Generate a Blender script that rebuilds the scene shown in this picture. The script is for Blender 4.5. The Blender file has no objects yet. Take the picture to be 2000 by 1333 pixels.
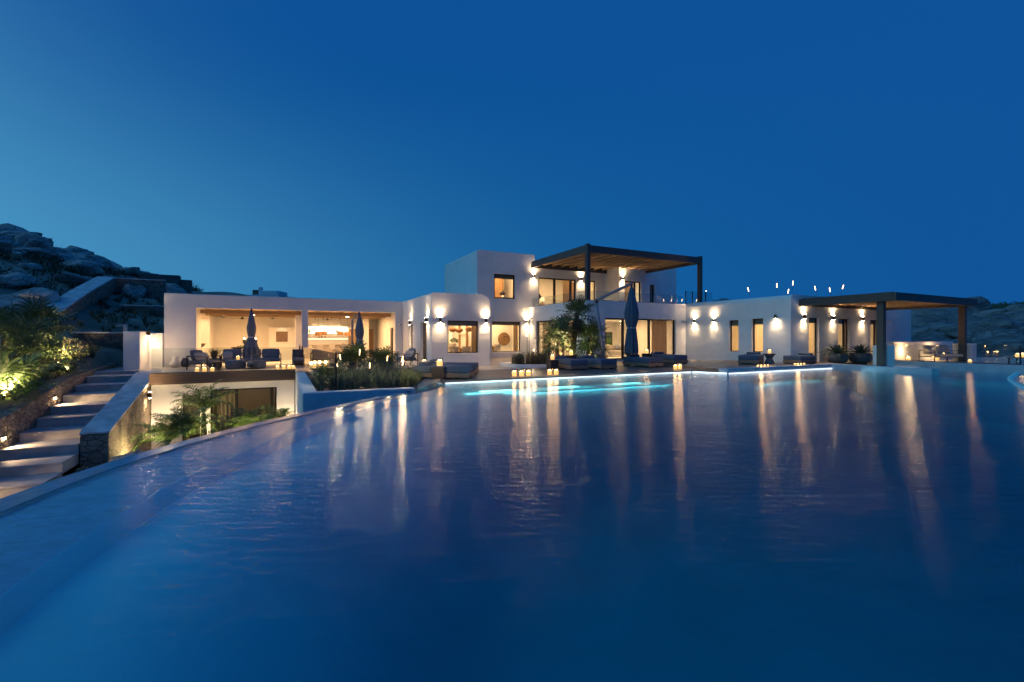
# A white villa beside an infinity pool at blue hour.  Metres; z = 0 is the pool deck.
# x runs along the house front (receding to the right), y runs away from the pool.
import bpy, bmesh, math, random
from math import sin, cos, pi, radians, sqrt, exp, atan2, hypot
from mathutils import Vector, Matrix, noise

random.seed(7)
sc = bpy.context.scene
col = sc.collection
R = random.uniform
AZ = radians(26.5)                       # the house front is turned this far from the view


def W(X, Y):
    """camera-aligned ground metres (right, ahead) -> house axes"""
    return (X * cos(AZ) + Y * sin(AZ), -X * sin(AZ) + Y * cos(AZ))


# ------------------------------------------------------------------ materials
def srgb(r, g, b):
    f = lambda c: c / 12.92 if c <= 0.04045 else ((c + 0.055) / 1.055) ** 2.4
    return (f(r), f(g), f(b), 1.0)


def mat(name, color, rough=0.6, metal=0.0, noise_scale=0, noise_amt=0.25, bump=0.0, bump_scale=None, stretch=(1, 1, 1),
        spec=0.5, coat=0.0, transl=0.0):
    m = bpy.data.materials.new(name)
    m.use_nodes = True
    nt = m.node_tree
    b = nt.nodes['Principled BSDF']
    c = tuple(color) + (1,) if len(color) == 3 else tuple(color)
    b.inputs['Base Color'].default_value = c
    b.inputs['Roughness'].default_value = rough
    b.inputs['Metallic'].default_value = metal
    b.inputs['Specular IOR Level'].default_value = spec
    b.inputs['Coat Weight'].default_value = coat
    if transl:
        b.inputs['Subsurface Weight'].default_value = 0
    if noise_scale or bump:
        tc = nt.nodes.new('ShaderNodeTexCoord')
        mp = nt.nodes.new('ShaderNodeMapping')
        mp.inputs['Scale'].default_value = stretch
        nt.links.new(tc.outputs['Object'], mp.inputs['Vector'])
    if noise_scale:
        n = nt.nodes.new('ShaderNodeTexNoise')
        n.inputs['Scale'].default_value = noise_scale
        n.inputs['Detail'].default_value = 5
        nt.links.new(mp.outputs[0], n.inputs['Vector'])
        r = nt.nodes.new('ShaderNodeValToRGB')
        r.color_ramp.elements[0].position = 0.3
        r.color_ramp.elements[1].position = 0.7
        r.color_ramp.elements[0].color = tuple(x * (1 - noise_amt) for x in c[:3]) + (1,)
        r.color_ramp.elements[1].color = tuple(min(1, x * (1 + noise_amt)) for x in c[:3]) + (1,)
        nt.links.new(n.outputs['Fac'], r.inputs['Fac'])
        nt.links.new(r.outputs['Color'], b.inputs['Base Color'])
    if bump:
        n2 = nt.nodes.new('ShaderNodeTexNoise')
        n2.inputs['Scale'].default_value = bump_scale or noise_scale * 2
        n2.inputs['Detail'].default_value = 4
        nt.links.new(mp.outputs[0], n2.inputs['Vector'])
        bp = nt.nodes.new('ShaderNodeBump')
        bp.inputs['Strength'].default_value = min(1.0, bump * 8)
        bp.inputs['Distance'].default_value = bump
        nt.links.new(n2.outputs['Fac'], bp.inputs['Height'])
        nt.links.new(bp.outputs[0], b.inputs['Normal'])
    return m


def emit(name, color, strength):
    m = bpy.data.materials.new(name)
    m.use_nodes = True
    b = m.node_tree.nodes['Principled BSDF']
    b.inputs['Base Color'].default_value = tuple(color) + (1,)
    b.inputs['Emission Color'].default_value = tuple(color) + (1,)
    b.inputs['Emission Strength'].default_value = strength
    b.inputs['Roughness'].default_value = 0.6
    return m


def glass_mat(name, tint=(0.9, 0.95, 0.95), refl=1.0, rough=0.0):
    """thin sheet of glass: clear straight through, reflecting more at glancing angles"""
    m = bpy.data.materials.new(name)
    m.use_nodes = True
    nt = m.node_tree
    nt.nodes.clear()
    out = nt.nodes.new('ShaderNodeOutputMaterial')
    mx = nt.nodes.new('ShaderNodeMixShader')
    tr = nt.nodes.new('ShaderNodeBsdfTransparent')
    gl = nt.nodes.new('ShaderNodeBsdfGlossy')
    fr = nt.nodes.new('ShaderNodeFresnel')
    mu = nt.nodes.new('ShaderNodeMath')
    mu.operation = 'MULTIPLY'
    mu.inputs[1].default_value = refl
    # both faces of the sheet reflect alike (the Fresnel node inverts the index on back faces)
    ge = nt.nodes.new('ShaderNodeNewGeometry')
    ir = nt.nodes.new('ShaderNodeMapRange')
    ir.inputs[3].default_value = 1.33
    ir.inputs[4].default_value = 1 / 1.33
    nt.links.new(ge.outputs['Backfacing'], ir.inputs[0])
    nt.links.new(ir.outputs[0], fr.inputs['IOR'])
    tr.inputs['Color'].default_value = tuple(tint) + (1,)
    gl.inputs['Roughness'].default_value = rough
    nt.links.new(fr.outputs[0], mu.inputs[0])
    nt.links.new(mu.outputs[0], mx.inputs['Fac'])
    nt.links.new(tr.outputs[0], mx.inputs[1])
    nt.links.new(gl.outputs[0], mx.inputs[2])
    nt.links.new(mx.outputs[0], out.inputs['Surface'])
    return m


def stone_mat(name, c1, c2, mortar, scale, bump=0.03):
    """irregular dry-stone masonry: voronoi stones, each its own tone, sunk joints"""
    m = bpy.data.materials.new(name)
    m.use_nodes = True
    nt = m.node_tree
    b = nt.nodes['Principled BSDF']
    b.inputs['Roughness'].default_value = 0.9
    tc = nt.nodes.new('ShaderNodeTexCoord')
    mp = nt.nodes.new('ShaderNodeMapping')
    mp.inputs['Scale'].default_value = (1, 1, 1.7)
    wn = nt.nodes.new('ShaderNodeTexNoise')
    wn.inputs['Scale'].default_value = 2.2
    ad = nt.nodes.new('ShaderNodeVectorMath')
    ad.operation = 'MULTIPLY_ADD'
    ad.inputs[1].default_value = (0.25, 0.25, 0.25)
    nt.links.new(tc.outputs['Object'], wn.inputs['Vector'])
    nt.links.new(wn.outputs['Color'], ad.inputs[0])
    nt.links.new(tc.outputs['Object'], ad.inputs[2])
    nt.links.new(ad.outputs[0], mp.inputs['Vector'])
    v1 = nt.nodes.new('ShaderNodeTexVoronoi')
    v1.feature = 'F1'
    v1.inputs['Scale'].default_value = scale
    v2 = nt.nodes.new('ShaderNodeTexVoronoi')
    v2.feature = 'DISTANCE_TO_EDGE'
    v2.inputs['Scale'].default_value = scale
    for v in (v1, v2):
        nt.links.new(mp.outputs[0], v.inputs['Vector'])
    sep = nt.nodes.new('ShaderNodeSeparateColor')
    nt.links.new(v1.outputs['Color'], sep.inputs[0])
    mixs = nt.nodes.new('ShaderNodeMix')
    mixs.data_type = 'RGBA'
    mixs.inputs[6].default_value = tuple(c1) + (1,)
    mixs.inputs[7].default_value = tuple(c2) + (1,)
    nt.links.new(sep.outputs[0], mixs.inputs[0])
    fn = nt.nodes.new('ShaderNodeTexNoise')
    fn.inputs['Scale'].default_value = 14
    fn.inputs['Detail'].default_value = 6
    nt.links.new(tc.outputs['Object'], fn.inputs['Vector'])
    mul = nt.nodes.new('ShaderNodeMix')
    mul.data_type = 'RGBA'
    mul.blend_type = 'MULTIPLY'
    mul.inputs[0].default_value = 0.55
    nt.links.new(mixs.outputs[2], mul.inputs[6])
    nt.links.new(fn.outputs['Color'], mul.inputs[7])
    rp = nt.nodes.new('ShaderNodeMapRange')
    rp.inputs[1].default_value = 0.01
    rp.inputs[2].default_value = 0.065
    nt.links.new(v2.outputs['Distance'], rp.inputs[0])
    mj = nt.nodes.new('ShaderNodeMix')
    mj.data_type = 'RGBA'
    mj.inputs[6].default_value = tuple(mortar) + (1,)
    nt.links.new(rp.outputs[0], mj.inputs[0])
    nt.links.new(mul.outputs[2], mj.inputs[7])
    nt.links.new(mj.outputs[2], b.inputs['Base Color'])
    hs = nt.nodes.new('ShaderNodeMath')
    hs.operation = 'MULTIPLY_ADD'
    hs.inputs[1].default_value = 0.35
    nt.links.new(fn.outputs['Fac'], hs.inputs[0])
    nt.links.new(rp.outputs[0], hs.inputs[2])
    bp = nt.nodes.new('ShaderNodeBump')
    bp.inputs['Strength'].default_value = 1.0
    bp.inputs['Distance'].default_value = bump
    nt.links.new(hs.outputs[0], bp.inputs['Height'])
    nt.links.new(bp.outputs[0], b.inputs['Normal'])
    return m


def plank_mat(name, c, axis, width, rough=0.55, gap=0.08, var=0.25):
    """boards laid side by side: each its own tone, dark gaps, grain along the board"""
    m = bpy.data.materials.new(name)
    m.use_nodes = True
    nt = m.node_tree
    b = nt.nodes['Principled BSDF']
    b.inputs['Roughness'].default_value = rough
    tc = nt.nodes.new('ShaderNodeTexCoord')
    sp = nt.nodes.new('ShaderNodeSeparateXYZ')
    nt.links.new(tc.outputs['Object'], sp.inputs[0])
    dv = nt.nodes.new('ShaderNodeMath')
    dv.operation = 'DIVIDE'
    dv.inputs[1].default_value = width
    nt.links.new(sp.outputs[axis], dv.inputs[0])
    fl = nt.nodes.new('ShaderNodeMath')
    fl.operation = 'FLOOR'
    nt.links.new(dv.outputs[0], fl.inputs[0])
    fr = nt.nodes.new('ShaderNodeMath')
    fr.operation = 'FRACT'
    nt.links.new(dv.outputs[0], fr.inputs[0])
    wn = nt.nodes.new('ShaderNodeTexWhiteNoise')
    wn.noise_dimensions = '1D'
    nt.links.new(fl.outputs[0], wn.inputs['W'])
    gr = nt.nodes.new('ShaderNodeTexNoise')
    gr.inputs['Scale'].default_value = 6
    gr.inputs['Detail'].default_value = 6
    mp = nt.nodes.new('ShaderNodeMapping')
    s = [0.35, 0.35, 0.35]
    s[axis] = 6
    mp.inputs['Scale'].default_value = s
    nt.links.new(tc.outputs['Object'], mp.inputs[0])
    nt.links.new(mp.outputs[0], gr.inputs['Vector'])
    a = nt.nodes.new('ShaderNodeMath')
    a.operation = 'ADD'
    nt.links.new(wn.outputs['Value'], a.inputs[0])
    nt.links.new(gr.outputs['Fac'], a.inputs[1])
    mr = nt.nodes.new('ShaderNodeMapRange')
    mr.inputs[1].default_value = 0.3
    mr.inputs[2].default_value = 1.6
    mr.inputs[3].default_value = 1 - var
    mr.inputs[4].default_value = 1 + var
    nt.links.new(a.outputs[0], mr.inputs[0])
    gp = nt.nodes.new('ShaderNodeMath')
    gp.operation = 'GREATER_THAN'
    gp.inputs[1].default_value = gap
    nt.links.new(fr.outputs[0], gp.inputs[0])
    mm = nt.nodes.new('ShaderNodeMath')
    mm.operation = 'MULTIPLY'
    nt.links.new(mr.outputs[0], mm.inputs[0])
    nt.links.new(gp.outputs[0], mm.inputs[1])
    vm = nt.nodes.new('ShaderNodeVectorMath')
    vm.operation = 'SCALE'
    vm.inputs[0].default_value = c
    nt.links.new(mm.outputs[0], vm.inputs['Scale'])
    nt.links.new(vm.outputs[0], b.inputs['Base Color'])
    bp = nt.nodes.new('ShaderNodeBump')
    bp.inputs['Strength'].default_value = 0.6
    bp.inputs['Distance'].default_value = 0.006
    nt.links.new(gp.outputs[0], bp.inputs['Height'])
    nt.links.new(bp.outputs[0], b.inputs['Normal'])
    return m


def plaster_mat():
    """hand-trowelled white lime plaster"""
    m = mat('white_plaster', (0.78, 0.77, 0.75), 0.85, noise_scale=1.3, noise_amt=0.05)
    nt = m.node_tree
    b = nt.nodes['Principled BSDF']
    tc = nt.nodes.new('ShaderNodeTexCoord')
    mp = nt.nodes.new('ShaderNodeMapping')
    mp.inputs['Scale'].default_value = (0.8, 0.8, 1.5)
    n = nt.nodes.new('ShaderNodeTexNoise')
    n.inputs['Scale'].default_value = 1.8
    n.inputs['Detail'].default_value = 4
    n2 = nt.nodes.new('ShaderNodeTexNoise')
    n2.inputs['Scale'].default_value = 22
    n2.inputs['Detail'].default_value = 3
    nt.links.new(tc.outputs['Object'], mp.inputs[0])
    nt.links.new(mp.outputs[0], n.inputs['Vector'])
    nt.links.new(tc.outputs['Object'], n2.inputs['Vector'])
    ma = nt.nodes.new('ShaderNodeMath')
    ma.operation = 'MULTIPLY_ADD'
    ma.inputs[1].default_value = 0.12
    nt.links.new(n2.outputs['Fac'], ma.inputs[0])
    nt.links.new(n.outputs['Fac'], ma.inputs[2])
    bp = nt.nodes.new('ShaderNodeBump')
    bp.inputs['Strength'].default_value = 0.8
    bp.inputs['Distance'].default_value = 0.026
    nt.links.new(ma.outputs[0], bp.inputs['Height'])
    nt.links.new(bp.outputs[0], b.inputs['Normal'])
    return m


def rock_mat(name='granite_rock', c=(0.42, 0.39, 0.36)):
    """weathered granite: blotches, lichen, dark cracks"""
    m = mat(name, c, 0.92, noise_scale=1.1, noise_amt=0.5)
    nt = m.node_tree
    b = nt.nodes['Principled BSDF']
    old = b.inputs['Base Color'].links[0].from_socket
    tc = nt.nodes.new('ShaderNodeTexCoord')
    wn = nt.nodes.new('ShaderNodeTexNoise')
    wn.inputs['Scale'].default_value = 1.5
    wn.inputs['Detail'].default_value = 5
    va = nt.nodes.new('ShaderNodeVectorMath')
    va.operation = 'MULTIPLY_ADD'
    va.inputs[1].default_value = (0.7, 0.7, 0.7)
    nt.links.new(tc.outputs['Object'], wn.inputs['Vector'])
    nt.links.new(wn.outputs['Color'], va.inputs[0])
    nt.links.new(tc.outputs['Object'], va.inputs[2])
    vo = nt.nodes.new('ShaderNodeTexVoronoi')
    vo.feature = 'DISTANCE_TO_EDGE'
    vo.inputs['Scale'].default_value = 1.6
    nt.links.new(va.outputs[0], vo.inputs['Vector'])
    mr = nt.nodes.new('ShaderNodeMapRange')
    mr.inputs[2].default_value = 0.05
    mr.inputs[3].default_value = 0.5
    nt.links.new(vo.outputs['Distance'], mr.inputs[0])
    fine = nt.nodes.new('ShaderNodeTexNoise')
    fine.inputs['Scale'].default_value = 9
    fine.inputs['Detail'].default_value = 8
    fine.inputs['Roughness'].default_value = 0.7
    nt.links.new(tc.outputs['Object'], fine.inputs['Vector'])
    mx = nt.nodes.new('ShaderNodeMix')
    mx.data_type = 'RGBA'
    mx.blend_type = 'MULTIPLY'
    mx.inputs[0].default_value = 1.0
    nt.links.new(old, mx.inputs[6])
    nt.links.new(mr.outputs[0], mx.inputs[7])
    nt.links.new(mx.outputs[2], b.inputs['Base Color'])
    ad = nt.nodes.new('ShaderNodeMath')
    ad.operation = 'MULTIPLY_ADD'
    ad.inputs[1].default_value = 0.8
    nt.links.new(fine.outputs['Fac'], ad.inputs[0])
    nt.links.new(mr.outputs[0], ad.inputs[2])
    bp = nt.nodes.new('ShaderNodeBump')
    bp.inputs['Strength'].default_value = 1.0
    bp.inputs['Distance'].default_value = 0.12
    nt.links.new(ad.outputs[0], bp.inputs['Height'])
    nt.links.new(bp.outputs[0], b.inputs['Normal'])
    return m


WARM = (1.0, 0.66, 0.33)
M = dict(
    plaster=plaster_mat(),
    cream=mat('cream_paint', (0.74, 0.66, 0.52), 0.8, noise_scale=2, noise_amt=0.05),
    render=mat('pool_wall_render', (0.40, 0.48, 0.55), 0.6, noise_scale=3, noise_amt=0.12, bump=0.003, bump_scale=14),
    coping=mat('dark_coping_stone', (0.07, 0.085, 0.10), 0.25, noise_scale=4, noise_amt=0.35, bump=0.002, bump_scale=25),
    poolblue=mat('pool_plaster', (0.30, 0.85, 0.86), 0.7, noise_scale=0.8, noise_amt=0.10),
    ledge=mat('pool_ledge_plaster', (0.30, 0.85, 0.86), 0.7, noise_scale=0.8, noise_amt=0.08),
    tile=mat('terrace_stone', (0.42, 0.37, 0.32), 0.45, noise_scale=1.2, noise_amt=0.18, bump=0.002, bump_scale=30),
    step=mat('step_stone', (0.44, 0.42, 0.40), 0.5, noise_scale=2.5, noise_amt=0.22, bump=0.004, bump_scale=18),
    deck=plank_mat('deck_boards', (0.17, 0.135, 0.11), 1, 0.14, 0.45),
    fascia=plank_mat('fascia_boards', (0.20, 0.125, 0.075), 2, 0.11, 0.55, 0.06),
    frame=mat('dark_bronze_frame', (0.035, 0.028, 0.024), 0.4, 0.5),
    pergola=mat('grey_brown_pergola_paint', (0.065, 0.056, 0.05), 0.5, noise_scale=3, noise_amt=0.12, stretch=(1, 1, 6)),
    batten=mat('oak_batten', (0.46, 0.30, 0.16), 0.6, noise_scale=5, noise_amt=0.25, stretch=(8, 0.6, 8)),
    beam=mat('pale_oak_beam', (0.36, 0.25, 0.15), 0.65, noise_scale=5, noise_amt=0.25, stretch=(4, 1, 8)),
    wood=mat('warm_oak', (0.42, 0.25, 0.12), 0.5, noise_scale=4, noise_amt=0.2, stretch=(8, 8, 0.6)),
    bronze=mat('bronze_lamp_metal', (0.10, 0.055, 0.03), 0.4, 0.7),
    steel=mat('brushed_steel', (0.45, 0.45, 0.45), 0.3, 1.0),
    mast=mat('grey_mast_paint', (0.22, 0.25, 0.30), 0.4, 0.3),
    navy=mat('navy_canvas', (0.055, 0.11, 0.17), 0.9, noise_scale=14, noise_amt=0.2, bump=0.004, bump_scale=60),
    greycanvas=mat('slate_canvas', (0.16, 0.165, 0.20), 0.9, noise_scale=14, noise_amt=0.2, bump=0.004, bump_scale=60),
    strap=mat('white_strap', (0.7, 0.7, 0.7), 0.7),
    mattress=mat('slate_blue_upholstery', (0.075, 0.115, 0.18), 0.92, noise_scale=30, noise_amt=0.18, bump=0.002, bump_scale=200),
    cushion=mat('grey_blue_cushion', (0.15, 0.17, 0.22), 0.95, noise_scale=25, noise_amt=0.2, bump=0.003, bump_scale=160),
    linen=mat('pale_linen', (0.45, 0.42, 0.40), 0.95, noise_scale=20, noise_amt=0.15, bump=0.003, bump_scale=160),
    teak=mat('weathered_teak', (0.20, 0.155, 0.12), 0.7, noise_scale=6, noise_amt=0.25, stretch=(1, 1, 8), bump=0.002, bump_scale=40),
    darkwood=mat('dark_stained_wood', (0.045, 0.035, 0.030), 0.5, noise_scale=6, noise_amt=0.3),
    charcoal=mat('charcoal_metal', (0.03, 0.03, 0.033), 0.45, 0.4),
    concrete=mat('slate_concrete', (0.075, 0.085, 0.11), 0.75, noise_scale=6, noise_amt=0.25, bump=0.003, bump_scale=40),
    ceramic=mat('white_ceramic', (0.6, 0.58, 0.55), 0.5, noise_scale=8, noise_amt=0.08),
    wax=emit('lit_candle_wax', (1.0, 0.58, 0.19), 1.25),
    flame=emit('candle_flame', (1.0, 0.72, 0.35), 14),
    clear=glass_mat('clear_lantern_glass', (0.96, 0.96, 0.95), 0.8),
    glass=glass_mat('window_glass', (0.93, 0.94, 0.92), 1.0),
    bal=glass_mat('balustrade_glass', (0.86, 0.90, 0.90), 1.3),
    lens=emit('lamp_lens', (1.0, 0.74, 0.42), 12),
    hotlens=emit('wall_lamp_lens', (1.0, 0.70, 0.38), 260),
    bulb=emit('warm_bulb', (1.0, 0.62, 0.30), 6),
    led=emit('white_led_strip', (0.85, 0.93, 1.0), 2.2),
    uwlamp=emit('underwater_lamp', (0.80, 1.0, 0.97), 2.4),
    shade=emit('lit_lamp_shade', (1.0, 0.72, 0.40), 1.6),
    farlamp=emit('distant_lamp', (1.0, 0.82, 0.55), 9),
    leaf=mat('palm_leaf', (0.10, 0.145, 0.05), 0.5, noise_scale=3, noise_amt=0.45),
    leaf2=mat('feather_palm_leaf', (0.10, 0.17, 0.04), 0.5, noise_scale=3, noise_amt=0.45),
    agave=mat('agave_leaf', (0.05, 0.10, 0.07), 0.5, noise_scale=3, noise_amt=0.35),
    bushleaf=mat('olive_bush_leaf', (0.085, 0.10, 0.05), 0.6, noise_scale=2, noise_amt=0.5),
    darkleaf=mat('dark_bush_leaf', (0.045, 0.07, 0.035), 0.6, noise_scale=2, noise_amt=0.5),
    drygrass=mat('dry_grass', (0.16, 0.13, 0.075), 0.8, noise_scale=1.5, noise_amt=0.4),
    lavender=mat('lavender_stem', (0.07, 0.10, 0.06), 0.7, noise_scale=2, noise_amt=0.5),
    blossom=mat('pale_blossom', (0.5, 0.42, 0.2), 0.8),
    trunk=mat('palm_trunk_fibre', (0.10, 0.07, 0.045), 0.9, noise_scale=12, noise_amt=0.5, bump=0.02, bump_scale=18, stretch=(1, 1, 3)),
    soil=mat('dry_soil', (0.10, 0.08, 0.06), 0.95, noise_scale=3, noise_amt=0.35, bump=0.02, bump_scale=8),
    rock=rock_mat(),
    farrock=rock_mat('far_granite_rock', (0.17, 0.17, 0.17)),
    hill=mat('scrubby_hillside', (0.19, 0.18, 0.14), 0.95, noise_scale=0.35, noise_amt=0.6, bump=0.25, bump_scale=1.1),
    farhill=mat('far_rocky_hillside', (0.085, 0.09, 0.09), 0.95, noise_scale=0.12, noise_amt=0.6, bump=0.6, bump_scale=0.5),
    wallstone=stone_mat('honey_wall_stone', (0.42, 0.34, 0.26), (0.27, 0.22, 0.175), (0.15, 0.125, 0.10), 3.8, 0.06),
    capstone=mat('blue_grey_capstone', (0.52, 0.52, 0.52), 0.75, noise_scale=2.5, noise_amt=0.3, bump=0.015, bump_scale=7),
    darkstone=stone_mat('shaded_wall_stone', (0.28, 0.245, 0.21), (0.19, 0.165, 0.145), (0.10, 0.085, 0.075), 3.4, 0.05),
    curtain=mat('sheer_curtain', (0.55, 0.47, 0.36), 0.9, noise_scale=3, noise_amt=0.1, stretch=(1, 1, 0.2)),
    blind=mat('grey_roller_blind', (0.26, 0.22, 0.17), 0.8),
    rattan=mat('woven_rattan', (0.33, 0.17, 0.08), 0.8, noise_scale=40, noise_amt=0.35, bump=0.004, bump_scale=60),
    art=mat('brown_textile', (0.20, 0.13, 0.09), 0.9, noise_scale=25, noise_amt=0.4),
    artring=mat('carved_disc', (0.16, 0.10, 0.06), 0.6, noise_scale=8, noise_amt=0.5),
    farwhite=mat('far_white_wall', (0.75, 0.78, 0.80), 0.9, noise_scale=0.5, noise_amt=0.08),
    farpane=mat('far_dark_pane', (0.02, 0.025, 0.035), 0.3),
    green=mat('house_plant_leaf', (0.06, 0.12, 0.04), 0.6),
    white=mat('white_lacquer', (0.75, 0.73, 0.70), 0.5),
    asphalt=mat('paved_ground', (0.12, 0.11, 0.10), 0.9, noise_scale=0.5, noise_amt=0.3),
)


_c = M['curtain'].node_tree                # sheer cloth lets the room light through
_b = _c.nodes['Principled BSDF']
_t = _c.nodes.new('ShaderNodeBsdfTranslucent')
_t.inputs['Color'].default_value = (0.62, 0.52, 0.40, 1)
_m = _c.nodes.new('ShaderNodeMixShader')
_m.inputs[0].default_value = 0.6
_c.links.new(_b.outputs[0], _m.inputs[1])
_c.links.new(_t.outputs[0], _m.inputs[2])
_c.links.new(_m.outputs[0], _c.nodes['Material Output'].inputs['Surface'])


# ------------------------------------------------------------------ mesh builder
class MB:
    def __init__(s):
        s.v, s.f = [], []

    def add(s, vs, fs):
        n = len(s.v)
        s.v += [tuple(v) for v in vs]
        s.f += [tuple(i + n for i in f) for f in fs]
        return s

    def box(s, x0, x1, y0, y1, z0, z1):
        return s.add([(x0, y0, z0), (x1, y0, z0), (x1, y1, z0), (x0, y1, z0), (x0, y0, z1), (x1, y0, z1), (x1, y1, z1), (x0, y1, z1)],
                     [(0, 3, 2, 1), (4, 5, 6, 7), (0, 1, 5, 4), (1, 2, 6, 5), (2, 3, 7, 6), (3, 0, 4, 7)])

    def obox(s, c, a, hx, hy, z0, z1):
        """box turned by angle a about the vertical"""
        ca, sa = cos(a), sin(a)
        p = [(c[0] + x * ca - y * sa, c[1] + x * sa + y * ca) for x, y in ((-hx, -hy), (hx, -hy), (hx, hy), (-hx, hy))]
        return s.prism(p, z0, z1)

    def prism(s, poly, z0, z1):
        n = len(poly)
        zs0 = z0 if isinstance(z0, (list, tuple)) else [z0] * n
        zs1 = z1 if isinstance(z1, (list, tuple)) else [z1] * n
        vs = [(p[0], p[1], z) for p, z in zip(poly, zs0)] + [(p[0], p[1], z) for p, z in zip(poly, zs1)]
        fs = [tuple(range(n))[::-1], tuple(range(n, 2 * n))] + [(i, (i + 1) % n, n + (i + 1) % n, n + i) for i in range(n)]
        return s.add(vs, fs)

    def tube(s, pts, rs, n=8, cap=True, flat=1.0):
        pts = [Vector(p) for p in pts]
        if not isinstance(rs, (list, tuple)):
            rs = [rs] * len(pts)
        vs, fs = [], []
        ref = None
        for i, p in enumerate(pts):
            d = (pts[min(i + 1, len(pts) - 1)] - pts[max(i - 1, 0)]).normalized()
            if ref is None:
                ref = Vector((0, 0, 1)) if abs(d.z) < 0.9 else Vector((1, 0, 0))
            a = d.cross(ref).normalized()
            b = d.cross(a).normalized()
            ref = -b if False else ref
            for k in range(n):
                t = 2 * pi * k / n
                vs.append(p + (a * cos(t) + b * sin(t) * flat) * rs[i])
        for i in range(len(pts) - 1):
            for k in range(n):
                fs.append((i * n + k, i * n + (k + 1) % n, (i + 1) * n + (k + 1) % n, (i + 1) * n + k))
        if cap:
            fs.append(tuple(range(n))[::-1])
            fs.append(tuple(range((len(pts) - 1) * n, len(pts) * n)))
        return s.add(vs, fs)

    def lathe(s, prof, c=(0, 0, 0), n=20, wob=0.0, folds=0):
        """prof: (radius, z) from bottom to top, capped"""
        vs, fs = [], []
        for j, (r, z) in enumerate(prof):
            for k in range(n):
                t = 2 * pi * k / n
                rr = r * (1 + wob * sin(folds * t + j * 0.35) if folds else 1)
                vs.append((c[0] + rr * cos(t), c[1] + rr * sin(t), c[2] + z))
        for j in range(len(prof) - 1):
            for k in range(n):
                fs.append((j * n + k, j * n + (k + 1) % n, (j + 1) * n + (k + 1) % n, (j + 1) * n + k))
        fs.append(tuple(range(n))[::-1])
        fs.append(tuple(range((len(prof) - 1) * n, len(prof) * n)))
        return s.add(vs, fs)

    def quad(s, a, b, c, d):
        return s.add([a, b, c, d], [(0, 1, 2, 3)])

    def build(s, name, m, parent=None, smooth=False, bevel=0.0, seg=2, org=None, subsurf=0, merge=False):
        me = bpy.data.meshes.new(name)
        o3 = Vector(org) if org else (parent_org(parent) if parent else None)
        vs = s.v if o3 is None else [(v[0] - o3.x, v[1] - o3.y, v[2] - o3.z) for v in s.v]
        me.from_pydata(vs, [], s.f)
        bm = bmesh.new()
        bm.from_mesh(me)
        if merge:
            bmesh.ops.remove_doubles(bm, verts=bm.verts, dist=1e-4)
        bmesh.ops.recalc_face_normals(bm, faces=bm.faces)
        bm.to_mesh(me)
        bm.free()
        me.materials.append(m)
        if smooth:
            me.shade_smooth()
        o = bpy.data.objects.new(name, me)
        col.objects.link(o)
        if parent:
            o.parent = parent
        elif org:
            o.location = org
        if bevel:
            b = o.modifiers.new('bevel', 'BEVEL')
            b.width = bevel
            b.segments = seg
            b.limit_method = 'ANGLE'
            b.angle_limit = radians(35)
            if not smooth:
                me.shade_smooth()
                b.harden_normals = True
        if subsurf:
            sm = o.modifiers.new('sub', 'SUBSURF')
            sm.levels = sm.render_levels = subsurf
        return o


def parent_org(p):
    v = Vector((0, 0, 0))
    while p:
        v += Vector(p.location)
        p = p.parent
    return v


def tag(o, label=None, cat=None, group=None, kind=None):
    if label:
        o['label'] = label
    if cat:
        o['category'] = cat
    if group:
        o['group'] = group
    if kind:
        o['kind'] = kind
    return o


def thing(name, label, cat, loc=(0, 0, 0), rz=0.0, group=None):
    o = bpy.data.objects.new(name, None)
    col.objects.link(o)
    o.location = loc
    o.rotation_euler = (0, 0, rz)
    o.empty_display_size = 0.2
    return tag(o, label, cat, group)


def local(root_loc=(0, 0, 0)):
    return MB()


def part(name, mb, m, parent, **k):
    """mesh given in the parent's own coordinates"""
    return mb.build(name, m, parent, org=(0, 0, 0) if not k.get('world') else None, **{a: b for a, b in k.items() if a != 'world'})


def dup(root, loc, rz=0.0, label=None, group=None, scale=None):
    r = root.copy()
    col.objects.link(r)
    r.location = loc
    r.rotation_euler = (0, 0, rz)
    if scale:
        r.scale = (scale,) * 3 if isinstance(scale, (int, float)) else scale
    if label:
        r['label'] = label
    if group:
        r['group'] = group

    def rec(a, b):
        for ch in list(a.children):
            c = ch.copy()
            col.objects.link(c)
            c.parent = b
            rec(ch, c)
    rec(root, r)
    return r


def light(kind, name, loc, power, color=WARM, parent=None, size=0.1, size_y=None, rot=None, spot=None, blend=0.6):
    l = bpy.data.lights.new(name, kind)
    l.energy = power
    l.color = color
    if kind == 'AREA':
        l.size = size
        if size_y:
            l.shape = 'RECTANGLE'
            l.size_y = size_y
    else:
        l.shadow_soft_size = size
    if kind == 'SPOT':
        l.spot_size = radians(spot or 80)
        l.spot_blend = blend
    o = bpy.data.objects.new(name, l)
    col.objects.link(o)
    o.location = loc
    if rot:
        o.rotation_euler = rot
    if parent:
        o.parent = parent
    return o
# ------------------------------------------------------------------ camera and sky
cam = bpy.data.cameras.new('camera')
cam.lens = 16.0
cam.sensor_width = 36.0
cam.shift_y = -0.00325
cam.clip_start = 0.05
cam.clip_end = 3000
co = bpy.data.objects.new('camera', cam)
col.objects.link(co)
co.location = (0, 0, 1.5)
co.rotation_euler = (radians(90), 0, -AZ)
sc.camera = co

wd = bpy.data.worlds.new('World')
sc.world = wd
wd.use_nodes = True
nt = wd.node_tree
bg = nt.nodes['Background']


def N(t, **k):
    n = nt.nodes.new(t)
    for a, b in k.items():
        setattr(n, a, b)
    return n


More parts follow.
